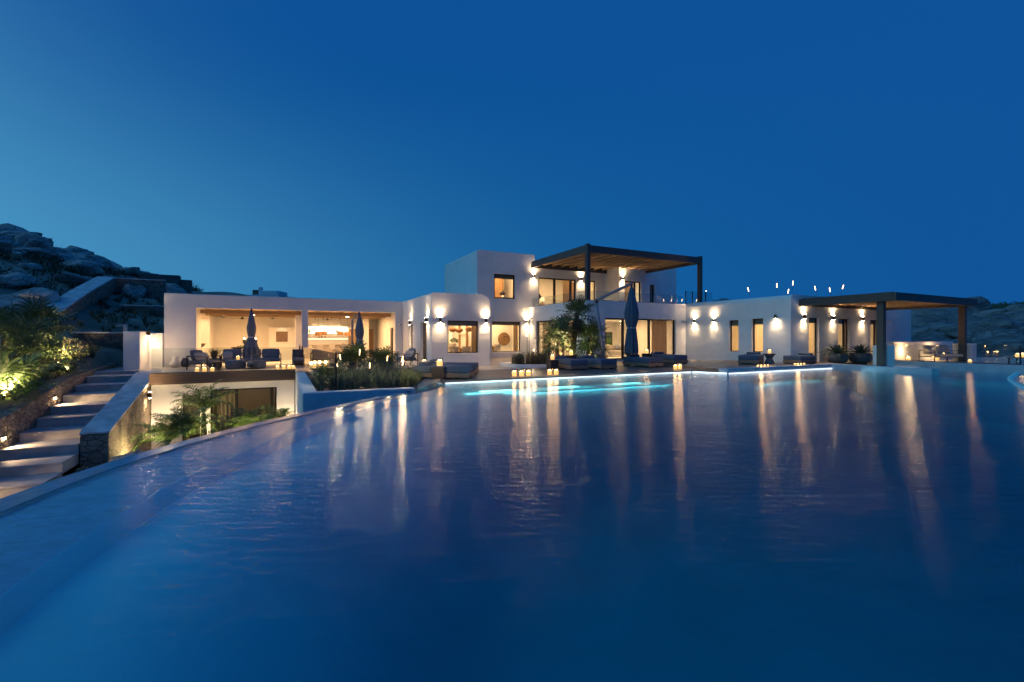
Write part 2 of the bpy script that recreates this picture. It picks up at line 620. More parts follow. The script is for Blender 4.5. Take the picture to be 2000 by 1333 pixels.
def math_node(op, a, b=None, c=None):
    n = N('ShaderNodeMath', operation=op)
    for i, x in enumerate((a, b, c)):
        if x is None:
            continue
        if isinstance(x, (int, float)):
            n.inputs[i].default_value = x
        else:
            nt.links.new(x, n.inputs[i])
    return n.outputs[0]


def smooth(x, lo, hi):
    n = N('ShaderNodeMapRange', interpolation_type='SMOOTHSTEP')
    n.inputs[1].default_value = lo
    n.inputs[2].default_value = hi
    nt.links.new(x, n.inputs[0])
    return n.outputs[0]


def mixc(f, a, b):
    n = N('ShaderNodeMix', data_type='RGBA')
    for i, x in ((0, f), (6, a), (7, b)):
        if hasattr(x, 'links') or hasattr(x, 'is_linked'):
            nt.links.new(x, n.inputs[i])
        elif i:
            n.inputs[i].default_value = tuple(x) + (1,)
        else:
            n.inputs[i].default_value = x
    return n.outputs[2]


# blue-hour sky by direction: deep blue overhead, paler to the horizon, afterglow where the sun went down (left)
tcn = N('ShaderNodeTexCoord')
nrm = N('ShaderNodeVectorMath', operation='NORMALIZE')
nt.links.new(tcn.outputs['Generated'], nrm.inputs[0])
sx = N('ShaderNodeSeparateXYZ')
nt.links.new(nrm.outputs[0], sx.inputs[0])
el = sx.outputs[2]
SUN = AZ + radians(58)                   # bearing of the afterglow, left of the view
gx, gy = -sin(SUN - 2 * AZ), cos(SUN - 2 * AZ)
hor = math_node('SQRT', math_node('SUBTRACT', 1.0001, math_node('MULTIPLY', el, el)))
dt = math_node('ADD', math_node('MULTIPLY', sx.outputs[0], gx), math_node('MULTIPLY', sx.outputs[1], gy))
ca = math_node('DIVIDE', dt, hor)
ang = math_node('ARCCOSINE', math_node('MINIMUM', math_node('MAXIMUM', ca, -0.9999), 0.9999))
q = math_node('DIVIDE', ang, radians(40))
azf = math_node('EXPONENT', math_node('MULTIPLY', math_node('MULTIPLY', q, q), -1.0))
elf = math_node('SUBTRACT', 1.0, smooth(el, 0.05, 0.52))
glow = math_node('MULTIPLY', azf, elf)
away = smooth(ang, radians(40), radians(120))
horizon_c = mixc(away, (0.0045, 0.113, 0.325), (0.0055, 0.087, 0.312))
zen_c = mixc(away, (0.0042, 0.080, 0.305), (0.0052, 0.083, 0.312))
base = mixc(smooth(el, 0.02, 0.62), horizon_c, zen_c)
skyc = mixc(glow, base, (0.062, 0.285, 0.52))
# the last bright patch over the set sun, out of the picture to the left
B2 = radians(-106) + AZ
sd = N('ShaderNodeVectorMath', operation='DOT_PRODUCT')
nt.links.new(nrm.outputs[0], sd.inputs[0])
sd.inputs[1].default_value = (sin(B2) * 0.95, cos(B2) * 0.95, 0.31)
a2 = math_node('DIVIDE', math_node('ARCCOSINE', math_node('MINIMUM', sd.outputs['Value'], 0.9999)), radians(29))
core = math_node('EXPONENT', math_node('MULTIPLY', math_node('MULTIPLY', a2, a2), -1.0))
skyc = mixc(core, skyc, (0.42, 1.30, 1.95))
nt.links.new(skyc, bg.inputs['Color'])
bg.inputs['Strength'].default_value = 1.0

# ------------------------------------------------------------------ ground, terrain
def struct(name, mb, m, **k):
    return tag(mb.build(name, m, **k), kind='structure')


g = MB()
g.add([(-2500, -2500, -9), (2500, -2500, -9), (2500, 2500, -9), (-2500, 2500, -9)], [(0, 1, 2, 3)])
struct('ground', g, M['soil'])
c = MB().box(-5.0, 0.4, 8.0, 23.7, -3.6, -3.2)
struct('lower_court_paving', c, M['tile'])


def lerp_tab(tab, x):
    if x <= tab[0][0]:
        return tab[0][1]
    for (a, za), (b, zb) in zip(tab, tab[1:]):
        if x <= b:
            t = (x - a) / (b - a)
            return za + (zb - za) * t
    return tab[-1][1]


SPINE = [(5, -3.4), (12, -2.5), (15, -1.6), (20, -0.25), (26, 0.55), (32, 1.7), (42, 4.5), (60, 6.6), (76, 7.9), (90, 7.5), (150, 0)]


def hill_z(u, v):
    s = lerp_tab(SPINE, v)
    if u < -11:
        d = -11 - u
        z = s + d * 0.30 + 0.9 * max(0, d - 18) * 0.15
    else:
        z = s - (u + 11) * (0.16 if v < 34 else 0.10)
    z += 0.45 * noise.noise((u * 0.16, v * 0.16, 3)) * min(1, max(0, (v - 20) / 15 + max(0, -12 - u) / 10))
    z += 1.0 * noise.noise((u * 0.06, v * 0.06, 9)) * min(1, max(0, (v - 40) / 20))
    if -8.0 < u and v < 29.6:
        z = -3.5
    if u > -5.7 and v < 37:
        z = -3.5
    return z


def grid(xs, ys, zf):
    m = MB()
    vs = [(x, y, zf(x, y)) for y in ys for x in xs]
    n = len(xs)
    fs = [(j * n + i, j * n + i + 1, (j + 1) * n + i + 1, (j + 1) * n + i) for j in range(len(ys) - 1) for i in range(n - 1)]
    return m.add(vs, fs)


def span(a, b, s):
    n = max(1, int(round((b - a) / s)))
    return [a + (b - a) * i / n for i in range(n + 1)]


xs = span(-130, -30, 2.5)[:-1] + span(-30, -8.02, 0.55)[:-1] + [-8.02, -7.98] + span(-7.5, -5.75, 0.5) + [-5.72, -5.68] + span(-5, 45, 2.5)
ys = span(6, 29.57, 0.6)[:-1] + [29.57, 29.63] + span(30, 36.95, 0.6) + [37.05] + span(38, 60, 0.8)[:-1] + span(60, 150, 2.5)
struct('hillside', grid(xs, ys, hill_z), M['hill'], smooth=True)


def far_z(X, Y):
    t = hypot(X, Y)
    b = math.degrees(atan2(X, Y))
    z = lerp_tab([(0, -6), (30, -2.6), (45, -1.2), (60, 0.4), (80, 2.0), (130, 6.0), (200, 11.0), (260, 15.8), (330, 19.6), (420, 20.0), (600, 6)], t)
    z *= 0.80 + 0.12 * noise.noise((b * 0.12, 0.5, 1)) + 0.10 * exp(-((b - 52) / 6) ** 2)
    z += 10.0 * exp(-((b - 24.6) / 1.9) ** 2) * exp(-((t - 330) / 60) ** 2) + 6.5 * exp(-((b - 27.2) / 1.4) ** 2) * exp(-((t - 330) / 60) ** 2)
    z += (0.9 * noise.noise((X * 0.05, Y * 0.05, 2)) + 0.5 * noise.noise((X * 0.16, Y * 0.16, 5))) * min(1, t / 90)
    return z


fm = MB()
bs = span(17, 78, 0.55)
ts = [27 * (620 / 27) ** (i / 70) for i in range(71)]
vs = []
for t in ts:
    for b in bs:
        X, Y = t * sin(radians(b)), t * cos(radians(b))
        u, v = W(X, Y)
        z = far_z(X, Y)
        if u < 40 and v > 5:
            z = min(z, -3.5)
        vs.append((u, v, z))
n = len(bs)
fm.add(vs, [(j * n + i, j * n + i + 1, (j + 1) * n + i + 1, (j + 1) * n + i) for j in range(len(ts) - 1) for i in range(n - 1)])
struct('distant_hillside', fm, M['farhill'], smooth=True)

# ------------------------------------------------------------------ pool
WL = -0.10                               # water level
curve_w = [(-2.40, 15.55), (-2.46, 14.7), (-2.78, 13.9), (-3.12, 13.1), (-3.50, 12.05), (-3.90, 10.7), (-4.28, 9.5), (-4.56, 8.5), (-4.76, 7.4),
           (-4.86, 6.4), (-4.86, 5.4), (-4.76, 4.6), (-4.60, 3.9), (-4.25, 2.7), (-3.65, 1.3), (-2.7, -0.3), (-1.3, -2.0), (0.6, -3.6)]
# resample smoothly (Catmull-Rom)


def catmull(pts, k=4):
    out = []
    for i in range(len(pts) - 1):
        p0, p1, p2, p3 = pts[max(i - 1, 0)], pts[i], pts[i + 1], pts[min(i + 2, len(pts) - 1)]
        for j in range(k):
            t = j / k
            out.append(tuple(0.5 * (2 * b + (c_ - a) * t + (2 * a - 5 * b + 4 * c_ - d) * t * t + (-a + 3 * b - 3 * c_ + d) * t ** 3)
                             for a, b, c_, d in zip(p0, p1, p2, p3)))
    out.append(pts[-1])
    return out


curve = [W(*p) for p in catmull(curve_w)]


def offset(line, d):
    """line moved sideways by d (left of travel is positive)"""
    out = []
    for i, p in enumerate(line):
        a, b = line[max(i - 1, 0)], line[min(i + 1, len(line) - 1)]
        tx, ty = b[0] - a[0], b[1] - a[1]
        l = hypot(tx, ty) or 1
        out.append((p[0] - ty / l * d, p[1] + tx / l * d))
    return out


right_side = [(16.9, 15.25), (17.6, 13.8), (25.5, 13.8), (25.5, 9.7), (26.15, 9.7), (26.15, 13.3), (29.9, 13.3), (29.9, -9.0), (14, -9.0)]
outline = curve[::-1] + [(4.95, 15.25)] + right_side
basin = MB()
DEEP = -2.5
nO = len(outline)
basin.add([(x, y, DEEP) for x, y in outline], [tuple(range(nO))])
for i in range(nO):
    a, b = outline[i], outline[(i + 1) % nO]
    basin.add([(a[0], a[1], DEEP), (b[0], b[1], DEEP), (b[0], b[1], WL + 0.002), (a[0], a[1], WL + 0.002)], [(0, 1, 2, 3)])
pb = struct('pool_basin', basin, M['poolblue'])

ins = offset(curve, -1.35 if False else 1.35)
# which side is the water?
if hypot(ins[40][0] - 6, ins[40][1] - 4) > hypot(curve[40][0] - 6, curve[40][1] - 4):
    SIDE = -1
else:
    SIDE = 1
ins = offset(curve, SIDE * 1.15)
led = MB()
topl = MB()
prof = [(0, WL - 0.03), (0.98, -0.155), (1.0, -0.17), (1.12, -0.42)]
rings = []
for d, z in prof:
    full = offset(curve, SIDE * d)
    k_ = [0.12 + 0.88 * (lambda q: q * q * (3 - 2 * q))(min(1, max(0, (i - 6) / 34))) for i in range(len(curve))]
    rings.append(([(c0[0] + (f0[0] - c0[0]) * w_, c0[1] + (f0[1] - c0[1]) * w_) for c0, f0, w_ in zip(curve, full, k_)], z))
for i in range(4, len(curve) - 1):
    for j, ((l0, z0), (l1, z1)) in enumerate(zip(rings, rings[1:])):
        (topl if j == 0 else led).add([(l0[i][0], l0[i][1], z0), (l0[i + 1][0], l0[i + 1][1], z0), (l1[i + 1][0], l1[i + 1][1], z1), (l1[i][0], l1[i][1], z1)], [(0, 1, 2, 3)])
struct('pool_ledge_face', led, M['ledge'], smooth=True, merge=True)
RIM = mat('wet_rim_tile', (0.10, 0.30, 0.46), 0.25, noise_scale=6, noise_amt=0.2, bump=0.003, bump_scale=12)
struct('pool_ledge', topl, RIM, smooth=True, merge=True)
struct('pool_shelf', MB().box(4.3, 17.2, 14.05, 15.24, DEEP, -0.42), M['ledge'])
def sstep(q):
    q = min(1, max(0, q))
    return q * q * (3 - 2 * q)


def inside(x, y):
    c_ = False
    for i in range(nO):
        (x0, y0), (x1, y1) = outline[i], outline[i - 1]
        if (y0 > y) != (y1 > y) and x < (x1 - x0) * (y - y0) / (y1 - y0) + x0:
            c_ = not c_
    return c_


def floor_z(x, y):
    """plaster floor sloping from the shallow edges down to the deep middle"""
    dc = min(hypot(x - p[0], y - p[1]) for p in curve[::2])
    edge = 14.052 - 1.45 * sstep((x - 16.9) / 1.6)
    k_ = sstep((x - 21.5) / 3.5)
    z1 = -0.33 - (-DEEP - 0.33) * sstep((dc - 1.25) / 3.8)
    z2 = -0.425 - (-DEEP - 0.43) * max(k_, sstep((edge - y) / 5.2))
    if y > edge:
        z2 = -0.5
    A_ = 4.0
    return min(math.log(exp(A_ * z1) + exp(A_ * z2)) / A_, -0.33) if y <= edge else -0.5


fx, fy = span(-5.4, 29.8, 0.4), span(-9, 15.2, 0.4)
fz = [[floor_z(x, y) for x in fx] for y in fy]
fi = [[inside(x, y) for x in fx] for y in fy]
fl = MB()
fl.add([(x, y, fz[j][i]) for j, y in enumerate(fy) for i, x in enumerate(fx)],
       [(j * len(fx) + i, j * len(fx) + i + 1, (j + 1) * len(fx) + i + 1, (j + 1) * len(fx) + i)
        for j in range(len(fy) - 1) for i in range(len(fx) - 1) if fi[j][i] or fi[j + 1][i] or fi[j][i + 1] or fi[j + 1][i + 1]])
struct('pool_floor', fl, M['ledge'], smooth=True)
struct('pool_far_shelf', MB().box(17.65, 25.45, 12.6, 13.79, DEEP, -0.5), M['ledge'])
struct('pool_side_shelf', MB().box(28.8, 29.88, 2.0, 13.28, DEEP, -0.5), M['ledge'])

wm = bpy.data.materials.new('pool_water')
wm.use_nodes = True
wt = wm.node_tree
wt.nodes.clear()
wo = wt.nodes.new('ShaderNodeOutputMaterial')
tc = wt.nodes.new('ShaderNodeTexCoord')


def wnoise(scale, stretch, detail, rot=26.5):
    mp = wt.nodes.new('ShaderNodeMapping')
    mp.inputs['Scale'].default_value = stretch
    nn = wt.nodes.new('ShaderNodeTexNoise')
    nn.inputs['Scale'].default_value = scale
    nn.inputs['Detail'].default_value = detail
    m0 = wt.nodes.new('ShaderNodeMapping')       # turn the ripples to face the house front
    m0.inputs['Rotation'].default_value = (0, 0, radians(rot))
    wt.links.new(tc.outputs['Object'], m0.inputs[0])
    wt.links.new(m0.outputs[0], mp.inputs[0])
    wt.links.new(mp.outputs[0], nn.inputs['Vector'])
    return nn.outputs['Fac']


def wbump(h, dist, prev=None):
    b = wt.nodes.new('ShaderNodeBump')
    b.inputs['Strength'].default_value = 1.0
    b.inputs['Distance'].default_value = dist
    wt.links.new(h, b.inputs['Height'])
    if prev:
        wt.links.new(prev, b.inputs['Normal'])
    return b.outputs[0]


b1 = wbump(wnoise(0.8, (0.6, 1.3, 1), 2), 0.014)
b2 = wbump(wnoise(7.0, (0.5, 1.4, 1), 3), 0.0110, b1)
b3 = wbump(wnoise(24.0, (0.5, 1.4, 1), 2), 0.0085, b2)
fr = wt.nodes.new('ShaderNodeFresnel')
ge = wt.nodes.new('ShaderNodeNewGeometry')
ir = wt.nodes.new('ShaderNodeMapRange')
ir.inputs[3].default_value = 1.18
ir.inputs[4].default_value = 1 / 1.18
wt.links.new(ge.outputs['Backfacing'], ir.inputs[0])
wt.links.new(ir.outputs[0], fr.inputs['IOR'])
wt.links.new(b2, fr.inputs['Normal'])
gl = wt.nodes.new('ShaderNodeBsdfGlossy')
gl.inputs['Roughness'].default_value = 0.10
gl.inputs['Color'].default_value = (1, 1, 1, 1)
wt.links.new(b3, gl.inputs['Normal'])
tr = wt.nodes.new('ShaderNodeBsdfTransparent')
mx = wt.nodes.new('ShaderNodeMixShader')
wt.links.new(fr.outputs[0], mx.inputs[0])
wt.links.new(tr.outputs[0], mx.inputs[1])
wt.links.new(gl.outputs[0], mx.inputs[2])
wt.links.new(mx.outputs[0], wo.inputs['Surface'])
va = wt.nodes.new('ShaderNodeVolumeAbsorption')
va.inputs['Color'].default_value = (0.0, 0.65, 0.70, 1)
va.inputs['Density'].default_value = 0.50
wt.links.new(va.outputs[0], wo.inputs['Volume'])
wob = MB().prism(outline, DEEP - 0.3, WL)
wat = struct('water', wob, wm)
bm = bmesh.new()
bm.from_mesh(wat.data)
bmesh.ops.triangulate(bm, faces=bm.faces)
bm.to_mesh(wat.data)
bm.free()

# overflow rim of the infinity edge, and its outer wall down to the court
outer = offset(curve, -SIDE * 0.42)
rim = MB()
i0 = 8
for i in range(i0, len(curve) - 1):
    a, b, c_, d = curve[i], curve[i + 1], outer[i + 1], outer[i]
    rim.add([(a[0], a[1], WL + 0.006), (b[0], b[1], WL + 0.006), (c_[0], c_[1], WL - 0.035), (d[0], d[1], WL - 0.035)], [(0, 1, 2, 3)])
    rim.add([(d[0], d[1], WL - 0.035), (c_[0], c_[1], WL - 0.035), (c_[0], c_[1], -3.6), (d[0], d[1], -3.6)], [(0, 1, 2, 3)])
struct('infinity_edge', rim, RIM, smooth=False, merge=True)
# low dark wall that sweeps from the infinity edge up to the deck corner
sw = MB()
k = 11
oo = offset(curve, -SIDE * 0.55)
for i in range(0, k):
    za = lambda j: 0.10 - 0.19 * (j / k) ** 1.5
    a, b, c_, d = curve[i], curve[i + 1], oo[i + 1], oo[i]
    sw.add([(a[0], a[1], za(i)), (b[0], b[1], za(i + 1)), (c_[0], c_[1], za(i + 1)), (d[0], d[1], za(i)),
            (a[0], a[1], -1.0), (b[0], b[1], -1.0), (c_[0], c_[1], -1.0), (d[0], d[1], -1.0)],
           [(0, 1, 2, 3), (0, 4, 5, 1), (2, 6, 7, 3)] + ([(0, 3, 7, 4)] if i == 0 else []) + ([(1, 5, 6, 2)] if i == k - 1 else []))
tag(sw.build('curved_pool_wall', M['coping'], merge=True), 'low dark polished wall curving from the deck corner to the overflow edge', 'wall')

# raised bench walls standing in the far right part of the pool
pw = MB().box(17.57, 25.46, 13.77, 14.28, -2.45, 0.11)
bw1 = tag(pw.build('pool_bench_wall', M['render'], bevel=0.02), 'long low bench wall in front of the two loungers by the bedroom wing', 'wall')
bw2 = tag(MB().box(25.465, 26.18, 9.67, 14.28, -2.45, 0.13).build('pool_bench_wall', M['render'], bevel=0.03),
          'bench wall ending in a dark rounded end in the water, below the right pergola', 'wall')
bw3 = tag(MB().box(29.87, 30.5, -4.0, 13.6, -2.45, 0.24).build('pool_bench_wall', M['render'], bevel=0.02),
          'long pool wall carrying the glass balustrade at the far right', 'wall')


def led_line(mb, label):
    return tag(mb.build('led_strip', M['led']), label, 'light strip', 'light strips along the pool edge')


led_line(MB().box(5.0, 16.9, 15.215, 15.246, WL + 0.002, WL + 0.020), 'long white light strip under the deck edge along the pool')
led_line(MB().box(17.60, 25.45, 13.740, 13.767, WL + 0.002, WL + 0.022), 'white light strip at the foot of the bench wall by the loungers')
led_line(MB().box(29.835, 29.867, 11.9, 13.2, WL + 0.002, WL + 0.016), 'short light strip at the foot of the glass balustrade wall')
le = MB().add([(16.92, 15.24, WL + 0.002), (17.58, 13.82, WL + 0.002), (17.58, 13.82, WL + 0.03), (16.92, 15.24, WL + 0.03),
               (16.95, 15.26, WL + 0.002), (17.61, 13.84, WL + 0.002), (17.61, 13.84, WL + 0.03), (16.95, 15.26, WL + 0.03)],
              [(0, 1, 2, 3), (4, 7, 6, 5), (3, 2, 6, 7), (0, 4, 5, 1)])
led_line(le, 'short light strip on the slanted pool edge joining the two long ones')
# lamps let into the shelf floor
for i, (x, lab) in enumerate(((6.75, 'first glowing panel on the pool shelf, next to the dark lounger'),
                              (9.6, 'middle one of the three glowing panels on the pool shelf'),
                              (12.7, 'glowing panel on the pool shelf nearest the cantilever umbrella'))):
    o = MB().box(x - 0.62, x + 0.62, 14.62, 14.95, -0.419, -0.385).build('underwater_lamp', M['uwlamp'], bevel=0.01)
    tag(o, lab, 'pool lamp', 'lamps under the pool water')
    light('AREA', 'pool_lamp_light', (x, 13.98, -0.28), 26, (0.5, 0.95, 1.0), size=3.0, size_y=0.12, rot=(radians(-94), 0, 0))
    light('AREA', 'pool_lamp_light', (x, 14.6, -0.2), 9, (0.55, 1.0, 0.95), size=2.4, size_y=0.3)
for x, y, rz in ((19.5, 13.7, 0), (23.5, 13.7, 0)):
    light('AREA', 'pool_strip_light', (x, 12.5, -0.36), 22, (0.6, 0.95, 1.0), size=3.8, size_y=0.05, rot=(radians(84), 0, pi))
light('AREA', 'pool_strip_light', (28.75, 8, -0.5), 40, (0.5, 0.95, 1.0), size=0.05, size_y=6, rot=(0, radians(-60), 0) if False else (0, radians(60), 0))
# curved rim at the far right
rr = [W(15.2, 13.2), W(17.6, 15.9), W(19.6, 17.9), W(21.4, 19.4), W(23.6, 21.2)]
rc = catmull(rr, 5)
rm = MB().tube([(p[0], p[1], WL - 0.02) for p in rc], 0.10, 8, flat=0.6)
struct('pool_corner_rim', rm, M['ledge'], smooth=True)

# ------------------------------------------------------------------ decks and terraces
dk = MB().prism([(4.95, 15.255), (16.9, 15.255), (17.55, 14.285), (17.6, 14.285), (17.6, 19.5), (24.79, 19.5), (24.79, 22.79), (6.59, 22.79), (6.59, 22.0), (4.21, 22.0), (4.21, 17.0)], -0.55, 0.0)
struct('pool_deck', dk, M['deck'])
struct('raised_deck', MB().prism([(17.605, 14.285), (29.88, 14.285), (29.88, 15.49), (24.79, 15.49), (24.79, 19.49), (17.605, 19.49)], -0.5, 0.10), M['deck'])
struct('pergola_deck', MB().box(30.51, 46, 5.0, 15.49, -0.5, 0.16), M['tile'])
struct('stone_terrace', MB().prism([(6.6, 19.4), (17.0, 19.4), (17.0, 22.80), (16.49, 22.80), (16.49, 30.09), (9.77, 30.09), (9.77, 22.19), (6.6, 22.19)], -0.4, 0.006), M['tile'])
struct('pavilion_patio', MB().prism([(-5.02, 23.52), (0.42, 23.52), (0.42, 22.0), (4.2, 22.0), (4.2, 22.79), (6.56, 22.79), (6.56, 28.54), (-5.5, 28.54), (-6.09, 28.54), (-6.09, 26.2), (-5.75, 26.2), (-5.75, 25.62), (-5.02, 25.62)], -0.42, 0.0), M['tile'])
# ------------------------------------------------------------------ the villa: one house, its walls, windows and doors as parts
villa = thing('villa', 'long white plastered villa with flat roofs, lit windows and an upper storey behind a balcony', 'house', (0, 0, 0))


def carve(o, cuts):
    tmp = []
    for c in cuts:
        t = MB().box(*c).build('cutter', M['plaster'])
        md = o.modifiers.new('cut', 'BOOLEAN')
        md.operation = 'DIFFERENCE'
        md.solver = 'EXACT'
        md.object = t
        tmp.append(t)
    bpy.context.view_layer.update()
    dg = bpy.context.evaluated_depsgraph_get()
    me = bpy.data.meshes.new_from_object(o.evaluated_get(dg))
    o.modifiers.clear()
    old = o.data
    bm = bmesh.new()
    bm.from_mesh(me)
    bmesh.ops.triangulate(bm, faces=[f for f in bm.faces if len(f.verts) > 4])
    bm.to_mesh(me)
    bm.free()
    o.data = me
    me.name = old.name
    bpy.data.meshes.remove(old)
    for t in tmp:
        d = t.data
        bpy.data.objects.remove(t)
        bpy.data.meshes.remove(d)


def body(name, mb, cuts, bevel=0.05, seg=3):
    o = mb.build(name, M['plaster'], villa)
    carve(o, cuts)
    o.data.shade_flat()
    if not bevel:
        return o
    b = o.modifiers.new('bevel', 'BEVEL')
    b.width = bevel
    b.segments = seg
    b.limit_method = 'ANGLE'
    b.angle_limit = radians(40)
    return o


def roundtop(u0, u1, v0, v1, z0, z1, rl=0.0, rr=0.0, n=6):
    """solid block whose roof edge is rounded at the left and/or right end"""
    p = [(u0, z0), (u1, z0)]
    if rr:
        p += [(u1 - rr + rr * cos(a), z1 - rr + rr * sin(a)) for a in [pi / 2 * i / n for i in range(n + 1)]]
    else:
        p += [(u1, z1)]
    if rl:
        p += [(u0 + rl - rl * sin(a), z1 - rl + rl * cos(a)) for a in [pi / 2 * i / n for i in range(n + 1)]]
    else:
        p += [(u0, z1)]
    k = len(p)
    m = MB()
    m.add([(x, v0, z) for x, z in p] + [(x, v1, z) for x, z in p],
          [tuple(range(k)), tuple(range(k, 2 * k))[::-1]] + [(i, k + i, k + (i + 1) % k, (i + 1) % k) for i in range(k)])
    return m


# bodies ------------------------------------------------
body('pavilion_wall', MB().box(-5.5, 6.57, 28.55, 36.0, -0.4, 3.77), [
    (-4.15, 6.13, 28.86, 35.4, 0.008, 3.14), (-4.15, 0.84, 28.4, 29.0, 0.008, 3.05), (1.19, 6.13, 28.4, 29.0, 0.008, 3.05),
    (-4.75, -4.0, 30.2, 33.3, 0.9, 2.75)], 0.025)
body('dining_wing_wall', roundtop(6.572, 9.76, 22.2, 36, -0.3, 3.78, rl=0.10, rr=0.45), [
    (6.95, 9.45, 22.55, 29.5, 0.15, 3.2), (7.40, 9.11, 22.0, 22.8, 0.70, 2.38),
    (6.3, 6.8, 25.98, 26.95, -0.0, 2.30), (6.3, 6.8, 23.12, 24.32, -0.0, 2.34)], 0.09, 4)
body('main_facade_wall', MB().box(9.762, 16.49, 30.1, 38, -0.3, 3.6), [
    (10.1, 16.3, 30.45, 32.7, 0.12, 3.2), (13.39, 15.73, 29.9, 30.6, 0.46, 2.68)], 0.03)
up = roundtop(12.24, 23.5, 30.102, 37.5, 3.602, 7.78, rl=0.12)
body('upper_storey_wall', up, [
    (12.6, 16.6, 30.42, 35.5, 3.85, 6.9), (16.75, 23.2, 30.42, 35.5, 3.85, 6.9),
    (13.56, 15.26, 29.9, 30.6, 4.36, 6.15), (17.27, 20.70, 29.9, 30.6, 3.90, 6.12), (21.6, 22.64, 29.9, 30.6, 3.90, 6.13),
    (16.95, 24.0, 29.5, 37.7, 7.12, 8.2)], 0.05)
body('upper_room_wall', roundtop(23.502, 29.7, 28.3, 37.4, 3.602, 7.45, rr=0.4), [
    (23.85, 29.3, 28.62, 34.5, 3.85, 6.8), (24.1, 25.8, 28.1, 28.8, 3.90, 6.03), (26.7, 27.25, 28.1, 28.8, 3.95, 5.85)], 0.05)
body('living_room_wall', MB().box(16.5, 24.78, 22.8, 30.098, -0.3, 3.81), [
    (16.82, 24.45, 23.12, 29.8, 0.10, 2.76), (16.3, 16.9, 24.0, 29.13, 0.10, 2.72), (17.85, 23.84, 22.6, 23.2, 0.10, 2.74),
    (16.78, 24.6, 23.06, 30.4, 3.12, 4.2)], 0)
body('bedroom_wing_wall', roundtop(24.8, 37.9, 15.5, 28.28, -0.3, 3.88, rl=0.30), [
    (25.15, 37.5, 15.85, 22.5, 0.13, 3.25), (24.6, 25.3, 18.73, 19.38, 0.64, 2.58), (24.6, 25.3, 17.13, 17.84, 0.65, 2.62),
    (26.44, 27.41, 15.3, 16.0, 0.14, 2.63), (29.3, 30.54, 15.3, 16.0, 0.14, 2.65), (32.82, 34.0, 15.3, 16.0, 0.14, 2.65)], 0.05)
# room dividers
MB().box(0.55, 0.95, 30.1, 31.0, 0.008, 3.13).build('partition', M['plaster'], villa)
MB().box(-1.0, 0.70, 34.95, 35.39, 0.008, 2.2).build('partition', M['plaster'], villa)
MB().box(28.4, 28.55, 15.86, 22.49, 0.13, 3.24).build('partition', M['cream'], villa)
MB().box(5.0, 5.35, 33.6, 35.39, 0.008, 3.13).build('partition', M['plaster'], villa)
# pavilion ceiling: three main beams and short cross battens between them
for v in (29.9, 31.7, 33.5):
    MB().box(-4.14, 6.12, v - 0.09, v + 0.09, 2.84, 3.04).build('ceiling_beam', M['beam'], villa)
for i in range(15):
    u = -3.8 + i * 0.7
    MB().box(u - 0.05, u + 0.05, 28.9, 35.38, 3.05, 3.135).build('ceiling_batten', M['beam'], villa)
MB().box(-4.145, 6.125, 28.87, 35.39, 3.137, 3.1385).build('ceiling_boards', M['batten'], villa)
# deck edge below the pavilion and the storey under it
MB().box(-5.02, 0.38, 23.44, 23.515, -0.46, 0.002).build('deck_fascia', M['fascia'], villa)
bw = MB().box(-5.0, 0.395, 23.72, 24.05, -3.4, -0.43).build('lower_storey_wall', M['plaster'], villa)
carve(bw, [(-2.93, -0.35, 23.5, 24.3, -3.15, -0.78), (-3.95, -3.3, 23.5, 24.3, -3.15, -0.95)])
MB().box(-4.99, 0.39, 23.52, 28.5, -0.428, -0.424).build('lower_storey_ceiling', M['plaster'], villa)
MB().box(-4.99, 0.39, 28.0, 28.1, -3.4, -0.43).build('lower_storey_back_wall', M['cream'], villa)


# windows -----------------------------------------------
def window(plane, at, a0, a1, z0, z1, inset=0.16, fw=0.06, mull=(), blind=0.0, transom=None, side=1, name='window', panes=True, label=None):
    """plane 'v': in a wall facing -y at y=at;  plane 'u': in a wall facing -x at x=at"""
    d0, d1 = at + inset, at + inset + 0.07
    m = MB()

    def bar(p0, p1, q0, q1, e=0.0):
        if plane == 'v':
            m.box(p0, p1, d0 - e, d1 + e, q0, q1)
        else:
            m.box(d0 - e, d1 + e, p0, p1, q0, q1)
    g = 0.003
    bar(a0 + g, a1 - g, z0 + g, z0 + fw)
    bar(a0 + g, a1 - g, z1 - fw, z1 - g)
    bar(a0 + g, a0 + fw, z0 + fw, z1 - fw)
    bar(a1 - fw, a1 - g, z0 + fw, z1 - fw)
    for x in mull:
        bar(x - fw * 0.9, x + fw * 0.9, z0 + fw, z1 - fw, 0.004)
    if transom:
        bar(a0 + fw, a1 - fw, transom - 0.02, transom + 0.02, -0.004)
    w = m.build(name, M['frame'], villa)
    if label:
        w['label'] = label
    if panes:
        p = MB()
        mid = (d0 + d1) / 2
        if plane == 'v':
            p.box(a0 + fw * .6, a1 - fw * .6, mid - 0.006, mid + 0.006, z0 + fw * .6, z1 - fw * .6)
        else:
            p.box(mid - 0.006, mid + 0.006, a0 + fw * .6, a1 - fw * .6, z0 + fw * .6, z1 - fw * .6)
        # the pane lies inside the frame section
        p.build('pane', M['glass'], w)
    if blind:
        b = MB()
        if plane == 'v':
            b.box(a0 + 0.02, a1 - 0.02, d1 + 0.03, d1 + 0.05, z1 - blind, z1 - 0.01)
        else:
            b.box(d1 + 0.03, d1 + 0.05, a0 + 0.02, a1 - 0.02, z1 - blind, z1 - 0.01)
        b.build('blind', M['blind'], w)
    return w


